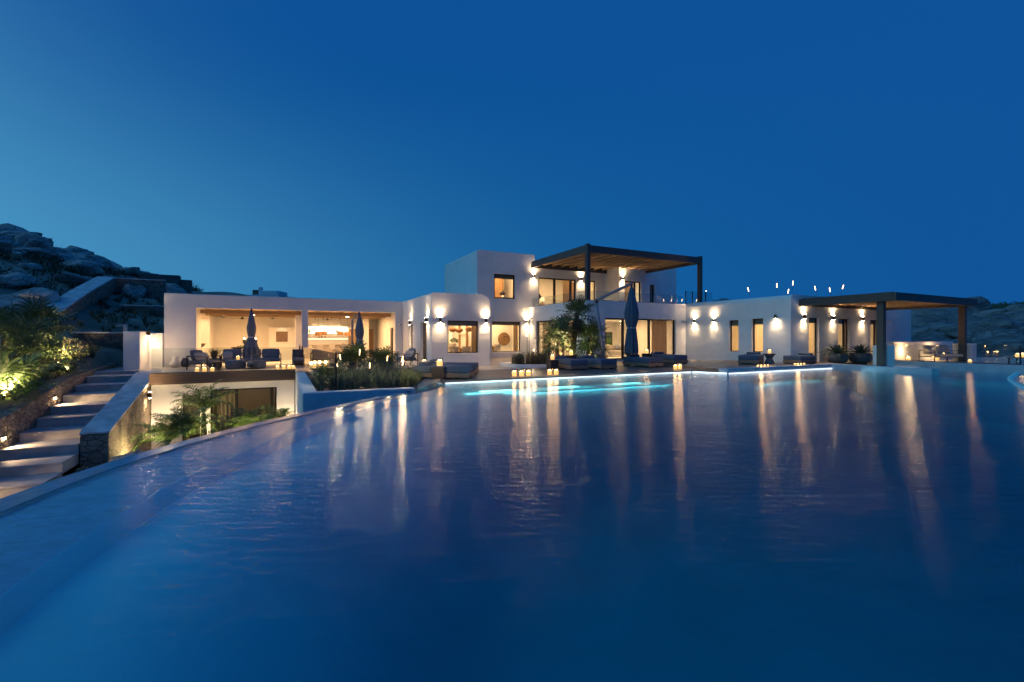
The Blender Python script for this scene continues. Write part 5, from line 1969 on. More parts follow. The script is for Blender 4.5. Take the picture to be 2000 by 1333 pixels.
for i, (u, v, r, l) in enumerate(((10.75, 20.6, .5, 'small dark flowering bush at the left end of the palm bed'), (13.6, 20.0, .45, 'low leafy bush between the two front palms'),
                                  (15.6, 20.1, .45, 'low leafy bush beside the umbrella mast'), (14.3, 19.95, .35, 'small leafy bush at the foot of the tall palm'))):
    bush(l, u, v, 0.1, r, 30 + i, 'bushleaf' if i else 'darkleaf', 320, 0.05, None, 5, r * 1.2)

# the glass-fronted grass planter
m = MB()
for i in range(240):
    u, v = rnd.uniform(0.9, 4.0), rnd.uniform(13.9, 18.5)
    if v < 15 and u > 3.3:
        continue
    blades(m, u, v, -0.1, 22, rnd.uniform(.35, .72), 0.28, rnd, 0.006)
tag(m.build('planter_grass', M['lavender']), 'dense grey-green lavender and grass behind the glass screen', 'grass', kind='stuff')
m = MB()
for i in range(46):
    s_ = rnd.uniform(0, 1)
    u, v = 3.35 + s_ * .75 + rnd.uniform(-.15, .2), 13.95 + s_ * 1.5 + rnd.uniform(-.05, .6)
    blades(m, min(u, 4.15), v, -0.1, 26, rnd.uniform(.35, .6), 0.2, rnd, 0.006)
tag(m.build('planter_grass', M['leaf']), 'dark green grass tufts along the curved pool wall', 'grass', kind='stuff')
for i, (u, v, r, l) in enumerate(((1.7, 17.5, .55, 'pale bushy shrub at the back left of the grass planter'), (2.7, 17.0, .6, 'pale bushy shrub in the middle of the grass planter'),
                                  (3.6, 17.6, .55, 'pale bushy shrub at the back right of the grass planter'), (3.85, 15.9, .42, 'round grey-green shrub next to the dark cube table at the pool corner'))):
    bush(l, u, v, -0.1, r, 50 + i, 'bushleaf', 460, 0.035, None, 7, r * 1.4)
fan_palm('spiky fan palm rising above the glass screen, left one of two', 2.35, 18.6, -0.1, 0.6, 1.15, 20, 61, el0=5, name='fan_palm', nb=16)
fan_palm('spiky fan palm rising above the glass screen, right one of two', 3.55, 18.9, -0.1, 0.5, 1.0, 18, 62, el0=5, nb=16)
fan_palm('small yucca-like palm behind the black glass post', 1.35, 16.6, -0.1, 0.2, 0.85, 16, 63, el0=15, nb=14)
bush('low purple-brown shrub in front of the pavilion right pier', 4.0, 20.3, -0.1, 0.55, 66, 'darkleaf', 360, 0.05, None, 5, 0.9)
# dry grass in a pot beside the left armchair
t = thing('potted_grass', 'pot of dry grass behind the left armchair', 'potted plant', (-3.2, 27.3, 0.003))
part('pot', MB().lathe([(0.22, 0), (0.3, 0.1), (0.3, 0.42), (0.26, 0.45)], n=18), M['concrete'], t, smooth=True)
m = MB()
blades(m, 0, 0, 0.44, 160, 0.62, 0.5, random.Random(5), 0.008)
part('grass_blades', m, M['drygrass'], t)

# lower court palms, lit from the ground
for i, (u, v, h, L, n_, l) in enumerate(((-3.9, 20.7, 0.75, 1.35, 18, 'feather palm against the rough stair wall in the lower court'),
                                         (-3.35, 20.9, 0.9, 1.55, 20, 'bushy feather palm in the middle of the lower court'),
                                         (-3.05, 22.6, 1.55, 1.5, 15, 'taller feather palm with a long arching frond in the lower court'),
                                         (-1.45, 21.6, 0.75, 1.3, 17, 'feather palm in front of the dark sliding door'),
                                         (-0.35, 22.3, 0.7, 1.2, 15, 'small feather palm at the right edge of the dark sliding door'))):
    feather_palm(l, u, v, -3.2, h, L, n_, 70 + i, 'feather palms in the lower court')
for i, (u, v) in enumerate(((-4.25, 20.2), (-2.6, 20.4), (-1.2, 20.6))):
    t = thing('garden_spotlight', ('garden spotlight in the lower court at the left palm', 'garden spotlight in the lower court at the middle palm', 'garden spotlight in the lower court at the right palm')[i],
              'garden light', (u, v, -3.2))
    part('housing', MB().tube([(0, 0, 0), (0, 0.02, 0.14)], 0.045, 10), M['bronze'], t)
    part('lens', MB().tube([(0, 0.0205, 0.142), (0, 0.022, 0.15)], 0.037, 10), M['lens'], t)
    light('SPOT', 'garden_spot', (0, 0.03, 0.18), 330 if i == 0 else 230, (1.0, 0.78, 0.36), parent=t, size=0.05, rot=(0, radians(148), 0) if i == 0 else (radians(165), 0, 0), spot=125, blend=0.7)
for i, (u, l) in enumerate(((-4.45, 'ground uplight against the court wall, next to the stair wall'), (-3.15, 'ground uplight against the court wall, left of the sliding door'), (-0.1, 'ground uplight against the court wall, right of the sliding door'))):
    t = thing('wall_uplight', l, 'garden light', (u, 23.35, -3.2))
    part('housing', MB().tube([(0, 0, 0), (0, 0.02, 0.10)], 0.05, 10), M['bronze'], t)
    part('lens', MB().tube([(0, 0.0205, 0.102), (0, 0.022, 0.11)], 0.042, 10), M['lens'], t)
    light('SPOT', 'wall_uplight_spot', (0, -0.25, 0.15), 230, (1.0, 0.72, 0.40), parent=t, size=0.08, rot=(radians(170), 0, 0), spot=120, blend=1.0)
m = MB()
for i in range(40):
    blades(m, rnd.uniform(-4.7, 0.1), rnd.uniform(18.5, 21.5), -3.2, 18, 0.6, 0.4, rnd, 0.012)
tag(m.build('court_ground_cover', M['leaf2']), 'low green ground cover in the lower court', 'ground cover', kind='stuff')

# left garden bed
def lz(u, v):
    return hill_z(u, v)


LG = []
fan_palm('fan palm with long pale blades in the left garden bed, above the stair wall', -9.5, 26.0, lz(-9.5, 26.0), 0.75, 1.9, 18, 81, el0=0, nb=17, bw=0.034)
fan_palm('dark fan palm at the top of the left garden bed', -10.2, 28.4, lz(-10.2, 28.4), 1.0, 1.9, 20, 82, el0=-5, nb=17, bw=0.034)
fan_palm('dark fan palm to the right of the long bladed one, near the stair wall', -8.75, 24.7, lz(-8.75, 24.7), 0.7, 1.5, 18, 83, nb=17, bw=0.034)
fan_palm('brightly lit yucca palm at the lower end of the left garden bed', -8.4, 21.3, lz(-8.4, 21.3), 0.30, 1.7, 24, 84, el0=12, nb=16, bw=0.034, mt='leaf2')
fan_palm('dark fan palm far left by the climbing stone wall', -10.9, 27.6, lz(-10.9, 27.6), 0.9, 1.6, 18, 85, nb=17, bw=0.034)
for i, (u, v, r, mt, l) in enumerate(((-8.85, 23.5, .72, 'bushleaf', 'large glowing round bush in the left garden bed'), (-8.3, 22.9, .42, 'darkleaf', 'small dark bush hanging over the stair wall'),
                                      (-8.35, 22.0, .38, 'darkleaf', 'low dark bush at the edge of the stair wall'), (-9.0, 27.5, .85, 'bushleaf', 'pale flowering bush lit from below at the back of the left bed'),
                                      (-8.35, 26.7, .7, 'bushleaf', 'bush with bright blossoms near the top of the stairs'), (-8.2, 24.7, .40, 'darkleaf', 'dark low bush beside the top of the stair wall'),
                                      (-8.2, 28.2, .7, 'bushleaf', 'tall thin bush in front of the dark stone wall'), (-9.3, 24.6, .8, 'darkleaf', 'dark bush at the far left behind the yucca'),
                                      (-10.4, 30.0, .9, 'darkleaf', 'dark bush below the climbing stone wall'), (-7.4, 34.0, 1.1, 'darkleaf', 'tall dark shrub above the lamp wall, left of the pavilion'),
                                      (-6.5, 33.0, .9, 'bushleaf', 'olive shrub leaning on the pavilion side wall'), (-8.8, 33.5, .9, 'darkleaf', 'rounded shrub on the slope above the dark stone wall'))):
    bush(l, u, v, lz(u, v), r * .72, 90 + i, mt, 380, 0.05, None, 8, r)
m = MB()
for i in range(60):
    a, q = rnd.uniform(0, 6.28), rnd.random() ** .5
    u, v = -8.65 + .8 * q * cos(a), 27.0 + .9 * q * sin(a)
    leaf_clump(m, (u, v, lz(u, v) + rnd.uniform(.4, 1.0)), 0.10, 10, 0.045, rnd)
tag(m.build('blossoms', M['blossom']), 'scatter of pale blossoms glowing in the lit bushes', 'flowers', kind='stuff')
for i, (u, v, p, l) in enumerate(((-8.32, 20.95, 150, 'very bright garden spotlight under the yucca palm'), (-8.5, 22.8, 110, 'garden spotlight under the large round bush'),
                                  (-8.2, 25.4, 110, 'garden spotlight beside the stair wall, lighting the blossoms'), (-8.8, 26.4, 150, 'garden spotlight under the pale flowering bush'),
                                  (-9.3, 25.2, 110, 'garden spotlight under the long bladed palm'), (-10.5, 30.6, 130, 'garden spotlight washing the climbing stone wall'))):
    t = thing('garden_spotlight', l, 'garden light', (u, v, lz(u, v)))
    part('housing', MB().tube([(0, 0, 0), (0, 0.02, 0.14)], 0.045, 10), M['bronze'], t)
    part('lens', MB().tube([(0, 0.0205, 0.142), (0, 0.022, 0.15)], 0.037, 10), M['lens'], t)
    light('SPOT', 'garden_spot', (0, 0.03, 0.18), p * 5, (1.0, 0.74, 0.36), parent=t, size=0.05, rot=(radians(158), 0, radians(20)), spot=130, blend=0.8)
m = MB()
for i in range(260):
    u, v = rnd.uniform(-11, -8.1), rnd.uniform(18, 29)
    blades(m, u, v, lz(u, v), 14, rnd.uniform(.2, .5), 0.3, rnd, 0.01)
tag(m.build('garden_ground_cover', M['bushleaf']), 'low grass and ground cover in the left garden bed', 'ground cover', kind='stuff')

# dry scrub over the hillside
m = MB()
for i in range(2300):
    v = rnd.uniform(22, 84)
    u = -11.5 - rnd.random() ** 1.3 * (20 + v * 0.5)
    r = rnd.uniform(.3, 1.0) * (0.6 + v / 60)
    if rnd.random() < .5:
        blades(m, u, v, lz(u, v) - 0.05, 16, r * .8, r, rnd, 0.025)
    else:
        leaf_clump(m, (u, v, lz(u, v)), r * .7, 22, 0.10 * (0.7 + v / 60), rnd, 0.6)
for i in range(160):
    u, v = rnd.uniform(-11, -6), rnd.uniform(30, 44)
    r = rnd.uniform(.2, .6)
    blades(m, u, v, lz(u, v) - 0.05, 16, r, r, rnd, 0.02)
tag(m.build('hillside_scrub', M['darkleaf']), 'dry dark scrub covering the rocky hillside', 'scrub', kind='stuff')


# ------------------------------------------------------------------ rocks
def rock_mesh(seed, sub=4):
    bm = bmesh.new()
    bmesh.ops.create_icosphere(bm, subdivisions=sub, radius=1)
    for v in bm.verts:
        p = v.co.copy()
        d = 1 + 0.36 * noise.noise(p * 0.9 + Vector((seed * 7.1, 0, 0))) + 0.20 * noise.noise(p * 2.1 + Vector((0, seed * 3.3, 0))) + 0.09 * noise.noise(p * 4.3 + Vector((0, 0, seed))) + 0.045 * noise.noise(p * 9.7 + Vector((seed, 0, 0)))
        # flat fracture faces
        q = p * d
        for k in range(5):
            nv = Vector((noise.noise((seed, k, 1)), noise.noise((seed, k, 5)), noise.noise((seed, k, 9)))).normalized()
            e = q.dot(nv) - 0.62
            if e > 0:
                q -= nv * e * 0.8
        v.co = q
    me = bpy.data.meshes.new('boulder')
    bm.to_mesh(me)
    bm.free()
    me.materials.append(M['rock'])
    me.shade_smooth()
    return me


ROCKS = [rock_mesh(s + 1) for s in range(7)]
FROCKS = [m_.copy() for m_ in ROCKS]
for m_ in FROCKS:
    m_.materials[0] = M['farrock']


def rock(u, v, z, sx_, sy_, sz, rot, k, label, group=None, far=False):
    o = bpy.data.objects.new('boulder', (FROCKS if far else ROCKS)[k % len(ROCKS)])
    col.objects.link(o)
    o.location = (u, v, z)
    o.scale = (sx_, sy_, sz)
    o.rotation_euler = rot
    return tag(o, label, 'boulder', group)


def skyrock(px, py, t, sx_, sz, k, label, tilt=0.0):
    X = (px - 1000) / 889 * t
    u, v = W(X, t)
    z = 1.5 + (660 - py) / 889 * t
    return rock(u, v, z, sx_, sx_ * .9, sz, (0, tilt, -AZ), k, label)


skyrock(15, 490, 60, 5.5, 3.4, 0, 'huge rounded rock dome on the skyline at the far left', 0.35)
skyrock(142, 496, 60, 1.5, 1.0, 1, 'flat topped boulder standing up on the hill skyline')
skyrock(200, 524, 60, 4.2, 1.3, 2, 'long sloping rock slab on the skyline right of the standing boulder', 0.40)
skyrock(256, 540, 62, 1.7, 1.0, 3, 'rounded boulder at the low right end of the hill skyline', 0.3)
skyrock(90, 512, 62, 3.0, 1.0, 4, 'long rock slab on the skyline between the dome and the standing boulder', 0.3)
GH = 'boulders and rock slabs on the dark hillside'
rnd = random.Random(44)
for (px, py, t, s, fl, lab) in ((58, 545, 40, 2.4, .6, 'brownish pointed rock slab halfway up the hillside'), (65, 607, 26, 1.5, .65, 'pale angular boulder just above the climbing wall'),
                                (20, 585, 28, 1.3, .5, 'pale flat boulder at the left edge above the palms'), (180, 535, 46, 1.8, .6, 'squared boulder behind the top of the climbing wall'),
                                (125, 515, 50, 2.4, .4, 'pale smooth slab below the standing boulder'), (10, 505, 52, 3.2, .35, 'pale sloping slab under the rock dome'),
                                (140, 545, 44, 2.2, .4, 'low rounded rock in the middle of the hillside')):
    X = (px - 1000) / 889 * t
    u, v = W(X, t)
    rock(u, v, lz(u, v) + s * fl * .15, s, s * .8, s * fl, (0, .25, R(0, 6)), rnd.randrange(7), lab)
for i in range(46):
    v = rnd.uniform(34, 82)
    u = -13 - rnd.random() * (6 + v * 0.35)
    s = rnd.uniform(.5, 1.7) * (0.5 + v / 110)
    rock(u, v, lz(u, v) + s * .05, s * 1.3, s, s * rnd.uniform(.35, .6), (rnd.uniform(-.2, .2), rnd.uniform(.1, .4), rnd.uniform(0, 6)), rnd.randrange(7),
         'grey weathered rock lying among the scrub on the dark hillside', GH)
rock(*W(-11.6, 14.0), -2.75, 0.75, 0.7, 0.75, (0, .2, 1), 2, 'big rounded boulder at the lower end of the right stair wall')
bush('small dark plant poking above the pool rim near the boulder', *W(-11.2, 12.0), -2.6, 0.35, 130, 'darkleaf', 200, 0.06, None, 4, 0.7)
u, v = -10.0, 42.2
rock(u, v, 4.6, .8, .6, .8, (0, 0, 1), 3, 'brown boulder built into the top stone wall')
rock(-8.2, 44.5, 4.6, 1.3, .9, 1.2, (0, .3, 0), 5, 'dark boulder beside the top stone wall')
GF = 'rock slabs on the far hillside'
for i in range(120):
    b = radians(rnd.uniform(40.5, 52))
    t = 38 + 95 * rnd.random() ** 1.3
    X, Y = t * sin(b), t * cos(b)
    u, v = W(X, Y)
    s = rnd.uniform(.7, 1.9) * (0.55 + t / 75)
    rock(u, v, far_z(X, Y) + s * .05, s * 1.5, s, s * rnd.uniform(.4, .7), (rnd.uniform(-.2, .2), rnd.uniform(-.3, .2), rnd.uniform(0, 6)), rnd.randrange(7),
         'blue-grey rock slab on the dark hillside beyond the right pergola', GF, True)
m = MB()
for i in range(2600):
    b = radians(rnd.uniform(40, 53) if i % 5 else rnd.uniform(20, 30))
    t = 40 + 230 * rnd.random() ** 1.2 if i % 5 else rnd.uniform(250, 360)
    X, Y = t * sin(b), t * cos(b)
    u, v = W(X, Y)
    s_ = 0.35 + t * 0.006
    leaf_clump(m, (u, v, far_z(X, Y)), s_ * rnd.uniform(.5, 1.3), 9, s_ * .4, rnd, 0.7)
tag(m.build('far_scrub', M['darkleaf']), 'dark low scrub dotted over the far rocky hillside', 'scrub', kind='stuff')
# low trees on the far ridge
def far_pt(px, t):
    X = (px - 1000) / 889 * t
    return X, t


for i, (px, t, r, l) in enumerate(((1944, 300, 3.6, 'dark round tree beside the white houses on the far ridge'), (1928, 300, 2.2, 'small dark tree left of the round one on the far ridge'))):
    X, Y = far_pt(px, t)
    u, v = W(X, Y)
    th = thing('ridge_tree', l, 'tree', (u, v, far_z(X, Y) - .5))
    m = MB()
    rr_ = random.Random(140 + i)
    for k in range(9):
        leaf_clump(m, (rr_.uniform(-r, r), rr_.uniform(-r, r) * .6, r * rr_.uniform(.6, 1.2)), r * .55, 60, 0.45, rr_, 0.8)
    part('crown', m, M['darkleaf'], th)
    part('trunk', MB().tube([(0, 0, 0), (0.1, 0, r * .9)], [.35, .2], 7), M['trunk'], th)


# ------------------------------------------------------------------ far houses and lamps
def far_house(px, py_top, py_bot, wpx, t, label, steps=1, seed=0):
    X, Y = far_pt(px, t)
    u, v = W(X, Y)
    z0 = 1.5 + (660 - py_bot) / 889 * t
    h = (py_bot - py_top) / 889 * t
    w = wpx / 889 * t
    r_ = random.Random(seed)
    th = thing('far_house', label, 'house', (u, v, z0), -AZ - 0.1)
    part('wall', MB().box(-w / 2, w / 2, 0, w * .5, -3, h), M['farwhite'], th)
    if steps > 1:
        part('wall', MB().box(-w * .30, w * .12, w * .1, w * .45, h, h * 1.55), M['farwhite'], th)
        part('chimney', MB().box(w * .2, w * .26, w * .2, w * .26, h, h * 1.4), M['farwhite'], th)
    n_ = max(2, int(w / 4))
    for i in range(n_):
        x = -w / 2 + w * (i + .5) / n_ + r_.uniform(-.3, .3)
        part('window', MB().box(x - .5, x + .5, -0.03, 0.0, h * .25, h * .65), M['farpane'], th)
    return th


far_house(1831, 606.5, 610.5, 24, 270, 'long low white house high on the far slope, first seen under the pergola beam', 1, 1)
far_house(1852, 609, 611.5, 22, 260, 'thin white house just left of the far pergola post', 1, 2)
far_house(1827, 626, 631, 26, 170, 'white house lower down the far slope, with a small light', 1, 3)
far_house(1908, 601.5, 608, 22, 290, 'bright white house on the far ridge right of the pergola', 2, 4)
far_house(1943, 604, 608.5, 30, 300, 'spread of white cubic houses under the ridge trees', 2, 5)
far_house(1801, 606, 609, 7, 280, 'tiny white hut at the left of the far slope', 1, 6)
for i, (px, py, t, s, l) in enumerate(((1811, 601, 265, .45, 'brightest distant lamp under the pergola beam'), (1793, 607.5, 250, .3, 'distant lamp at the left edge of the far slope'),
                                       (1828, 629.5, 168, .22, 'distant lamp on the lower white house'), (1812, 635, 150, .16, 'small distant lamp below the lower white house'),
                                       (1889, 600.5, 285, .30, 'left one of two distant lamps by the bright ridge house'), (1893, 600.5, 285, .28, 'right one of two distant lamps by the bright ridge house'),
                                       (1971, 602, 300, .32, 'distant lamp at the right end of the ridge houses'), (1797, 601.5, 265, .2, 'faint distant lamp beside the pergola rafters'),
                                       (1379, 569, 320, .25, 'faint distant lamp on the hilltop behind the roof terrace'))):
    X, Y = far_pt(px, t)
    u, v = W(X, Y)
    z = 1.5 + (660 - py) / 889 * t
    th = thing('distant_lamp', l, 'street lamp', (u, v, z - 3))
    part('post', MB().tube([(0, 0, -2), (0, 0, 3 - s)], 0.06, 6), M['charcoal'], th)
    part('lamp_head', MB().lathe([(s * .3, 3 - s), (s, 3 - s * .4), (s, 3 + s * .4), (s * .3, 3 + s)], n=10), M['farlamp'], th, smooth=True)
# neighbour's house behind the pavilion
X, Y = far_pt(508, 62)
u, v = W(X, Y)
nh = thing('neighbour_house', 'blue-shadowed flat roofed house with a chimney behind the pavilion roof', 'house', (u, v, 3), -AZ)
part('wall', MB().box(-2.45, 2.5, 0, 4, 0, 4.35), M['farwhite'], nh)
part('wall', MB().box(-0.1, 2.3, 0.2, 3, 4.351, 4.95), M['farwhite'], nh, bevel=0.15)
part('chimney', MB().box(-0.55, -0.15, 0.6, 1.0, 4.351, 5.45), M['farwhite'], nh)
part('roof_box', MB().box(-1.5, -0.7, 0.8, 2.0, 4.351, 5.1), M['darkstone'], nh)
for i, (u, v, k) in enumerate(((1.2, 34.5, 14), (0.55, 34.8, 10))):
    t = thing('roof_agave', ('larger' if i == 0 else 'smaller') + ' dark spiky agave silhouetted on the pavilion roof', 'plant', (u, v, 3.77))
    m = MB()
    rr_ = random.Random(150 + i)
    for j in range(k):
        a = j * 2.399
        e = radians(rr_.uniform(25, 85))
        L = rr_.uniform(.45, .75)
        d = Vector((cos(e) * cos(a), cos(e) * sin(a), sin(e)))
        s = Vector((-sin(a), cos(a), 0)) * 0.045
        m.add([s * -1, s, d * L * .5 + s * 1.1, d * L * .5 - s * 1.1, d * L], [(0, 1, 2, 3), (3, 2, 4)])
    part('leaves', m, M['agave'], t)
    part('pot', MB().lathe([(.18, 0.0), (.2, .05), (.12, .08)], n=12), M['concrete'], t)
# ------------------------------------------------------------------ things inside the lit rooms
def simple(name, mb, m, label, cat, group=None, **k):
    return tag(mb.build(name, M[m], **k), label, cat, group)


def curtain(label, pts, z0, z1, mt='curtain'):
    """pleated curtain along a line in plan"""
    (x0, y0), (x1, y1) = pts
    L = hypot(x1 - x0, y1 - y0)
    n = int(L / 0.025)
    nx, ny = -(y1 - y0) / L, (x1 - x0) / L
    vs = []
    for i in range(n + 1):
        f = i / n
        w = 0.045 * sin(f * L * 2 * pi / 0.17) + 0.015 * sin(f * L * 9)
        vs.append((x0 + (x1 - x0) * f + nx * w, y0 + (y1 - y0) * f + ny * w))
    m = MB()
    th = 0.006
    V = [(x, y, z0) for x, y in vs] + [(x, y, z1) for x, y in vs] + [(x + nx * th, y + ny * th, z0) for x, y in vs] + [(x + nx * th, y + ny * th, z1) for x, y in vs]
    k = n + 1
    F = [(i, i + 1, k + i + 1, k + i) for i in range(n)] + [(2 * k + i, 3 * k + i, 3 * k + i + 1, 2 * k + i + 1) for i in range(n)]
    m.add(V, F)
    o = m.build('curtain', M[mt], smooth=True)
    return tag(o, label, 'curtain')


# pavilion: bar wall
bt = thing('bar_shelving', 'bright white bar wall with two lit shelves', 'shelving', (2.8, 35.3, 0))
MB().box(1.3, 4.15, 35.30, 35.38, 0.95, 2.28).build('back_panel', M['white'], bt)
for z in (1.42, 1.82, 2.28):
    MB().box(1.3, 4.15, 35.05, 35.298, z, z + 0.035).build('shelf', M['white'], bt)
    MB().box(1.32, 4.13, 35.285, 35.2975, z - 0.022, z - 0.002).build('shelf_light', emit('shelf_led_%d' % int(z * 100), (1.0, 0.80, 0.5), 5), bt)
MB().box(1.3, 4.15, 35.02, 35.38, 0.0 + .01, 0.90).build('base_cabinet', M['cream'], bt)
MB().box(1.28, 4.17, 34.98, 35.38, 0.901, 0.945).build('worktop', M['white'], bt)
light('AREA', 'shelf_glow', (2.7, 35.0, 2.2), 60, (1.0, 0.8, 0.5), size=2.6, size_y=0.05, rot=(radians(30), 0, 0), parent=None)
rnd = random.Random(9)
for i, (x, z, h, l) in enumerate(((1.55, 1.856, .22, 'green potted sprig at the left of the upper bar shelf'), (3.35, 1.856, .30, 'left one of two tall bottles on the upper bar shelf'), (3.52, 1.856, .30, 'right one of two tall bottles on the upper bar shelf'),
                                  (2.15, 1.456, .20, 'left one of three jars on the lower bar shelf'), (2.35, 1.456, .20, 'middle one of three jars on the lower bar shelf'), (2.58, 1.456, .20, 'right one of three jars on the lower bar shelf'))):
    if i == 0:
        m = MB()
        leaf_clump(m, (x, 35.17, z + .14), 0.13, 60, 0.04, rnd)
        m.lathe([(0.04, z), (0.05, z + .1)], (x, 35.17, 0), 10)
        simple('potted_sprig', m, 'green', l, 'plant')
    else:
        simple('bottle' if h > .25 else 'jar', MB().lathe([(.03, 0), (.045, .02), (.045, h * .6), (.018, h * .75), (.018, h)], (x, 35.17, z), 12), 'wood' if h < .25 else 'darkwood', l, 'bottle' if h > .25 else 'jar', smooth=True)
bc = thing('bar_counter', 'long pale stone bar counter in front of the lit shelves', 'bar counter', (3, 33, 0))
MB().box(1.6, 4.9, 32.75, 33.2, 0.01, 1.0).build('body', M['tile'], bc)
MB().box(1.5, 5.0, 32.6, 33.3, 1.001, 1.06).build('top', M['tile'], bc, bevel=0.01)
bs = thing('bar_stool', 'x', 'bar stool', (0, 0, 0))
part('seat', MB().lathe([(.17, .70), (.19, .72), (.19, .77), (.15, .78)], n=16), M['linen'], bs, smooth=True)
part('backrest', MB().box(-.18, .18, -.20, -.16, .80, 1.02), M['linen'], bs, bevel=.02)
for a in (45, 135, 225, 315):
    part('leg', MB().tube([(.12 * cos(radians(a)), .12 * sin(radians(a)), .70), (.19 * cos(radians(a)), .19 * sin(radians(a)), 0)], .013, 6), M['wood'], bs)
for i, u in enumerate((2.0, 2.75, 3.5, 4.25)):
    dup(bs, (u, 32.2, 0.009), 0, ('leftmost pale bar stool at the counter', 'second pale bar stool from the pavilion column', 'third pale bar stool from the pavilion column', 'pale bar stool at the right end of the counter')[i], 'bar stools at the counter')
for c in list(bs.children):
    bpy.data.objects.remove(c)
bpy.data.objects.remove(bs)
for i, (u, v, z, l) in enumerate(((1.93, 32.0, 1.75, 'leftmost brown basket pendant above the bar'), (2.37, 33.5, 1.80, 'second brown basket pendant above the bar'),
                                  (3.43, 33.5, 1.80, 'third brown basket pendant above the bar'), (3.72, 32.0, 1.75, 'rightmost brown basket pendant above the bar'))):
    t = thing('pendant_lamp', l, 'pendant lamp', (u, v, 3.1), 0, 'basket pendants above the bar')
    part('cord', MB().tube([(0, 0, 0), (0, 0, z + .13 - 3.1)], .006, 6), M['charcoal'], t)
    part('lamp_shade', MB().lathe([(.20, z - .12 - 3.1), (.21, z - .12 - 3.1), (.21, z + .13 - 3.1), (.05, z + .135 - 3.1)], n=20), M['rattan'], t, smooth=False)
for i, (u, v, l) in enumerate(((-3.2, 31.0, 'black ceiling fan at the left end of the pavilion ceiling'), (-2.4, 33.0, 'second black ceiling fan from the left in the pavilion'),
                               (-0.7, 32.0, 'black ceiling fan behind the grey umbrella top'), (2.5, 32.4, 'black ceiling fan above the bar'))):
    t = thing('ceiling_fan', l, 'ceiling fan', (u, v, 3.05), 0.4 * i, 'black ceiling fans')
    part('rod', MB().tube([(0, 0, 0), (0, 0, -.28)], .015, 6), M['charcoal'], t)
    part('hub', MB().lathe([(.05, -.40), (.09, -.37), (.09, -.29), (.04, -.27)], n=14), M['charcoal'], t)
    for k in range(3):
        a = 2 * pi * k / 3
        part('blade', MB().obox((.42 * cos(a), .42 * sin(a)), a, .34, .055, -.345, -.335), M['charcoal'], t)
tb = thing('dining_table', 'pale long table behind the sofa in the pavilion', 'table', (-2.3, 31.4, 0.009))
part('top', MB().box(-1.1, 1.1, -.5, .5, .72, .78), M['tile'], tb, bevel=.01)
for x in (-.8, .8):
    part('leg', MB().box(x - .1, x + .1, -.35, .35, 0, .719), M['tile'], tb)
simple('bowl', MB().lathe([(.08, 0), (.25, .06), (.38, .15), (.37, .155), (.2, .08)], (-2.5, 31.3, .79), 20), 'darkwood', 'long dark bowl with greens on the pavilion table', 'bowl', smooth=True)
m = MB()
leaf_clump(m, (-2.35, 31.3, .95), .22, 80, .05, rnd, .4)
simple('green_leaves', m, 'green', 'green leaves lying in the dark bowl', 'leaves')
for i, (u, h, l) in enumerate(((-2.15, .62, 'left tall black candle holder on the pavilion table'), (-1.85, .36, 'short black candle holder on the pavilion table'), (-1.58, .60, 'right tall black candle holder on the pavilion table'))):
    t = thing('candle_holder', l, 'candle holder', (u, 31.2 - .1 * (i == 1), .79), 0, 'black candle holders on the pavilion table')
    part('stem', MB().lathe([(.09, 0), (.05, .02), (.03, h * .3), (.05, h * .45), (.025, h * .55), (.09, h * .62), (.095, h)], n=14), M['charcoal'], t, smooth=True)
    part('flame', MB().lathe([(.02, h), (.05, h + .03), (.04, h + .07), (.01, h + .10)], n=10), M['flame'], t, smooth=True)
simple('wall_art', MB().box(-.55, .16, 34.90, 34.945, 1.22, 1.92), 'art', 'square brown textile panel on the pavilion back wall', 'artwork')
light('SPOT', 'art_spot', (-0.2, 34.2, 2.9), 40, (1.0, .75, .45), size=.03, rot=(radians(28), 0, 0), spot=45)
ss = MB().lathe([(.15, 0), (.17, .1), (.1, .2), (.05, .28), (.04, .36)], (-4.4, 30.9, .905), 16)
simple('niche_vase', ss, 'charcoal', 'dark vase with a small flame-like lamp in the wooden niche', 'vase', smooth=True)
simple('niche_bowl', MB().lathe([(.08, 0), (.2, .10), (.3, .26), (.28, .26), (.1, .08)], (-4.42, 31.6, .905), 18), 'darkwood', 'dark wooden bowl in the niche', 'bowl', smooth=True)
pl_ = MB().lathe([(.02, 0), (.40, .01), (.42, .03), (.30, .05)], (0, 0, 0), 28).build('round_plate', M['linen'], smooth=True)
pl_.location = (-4.68, 32.4, 1.35)
pl_.rotation_euler = (0, radians(78), 0)
tag(pl_, 'big pale round plate leaning in the niche', 'plate')
light('AREA', 'niche_light', (-4.45, 31.7, 2.70), 40, (1.0, .62, .3), size=.15, size_y=2.4)
light('SPOT', 'deck_wash', (-4.6, 29.4, 2.6), 0.1, size=.05, spot=60, rot=(0, 0, 0)) if False else None


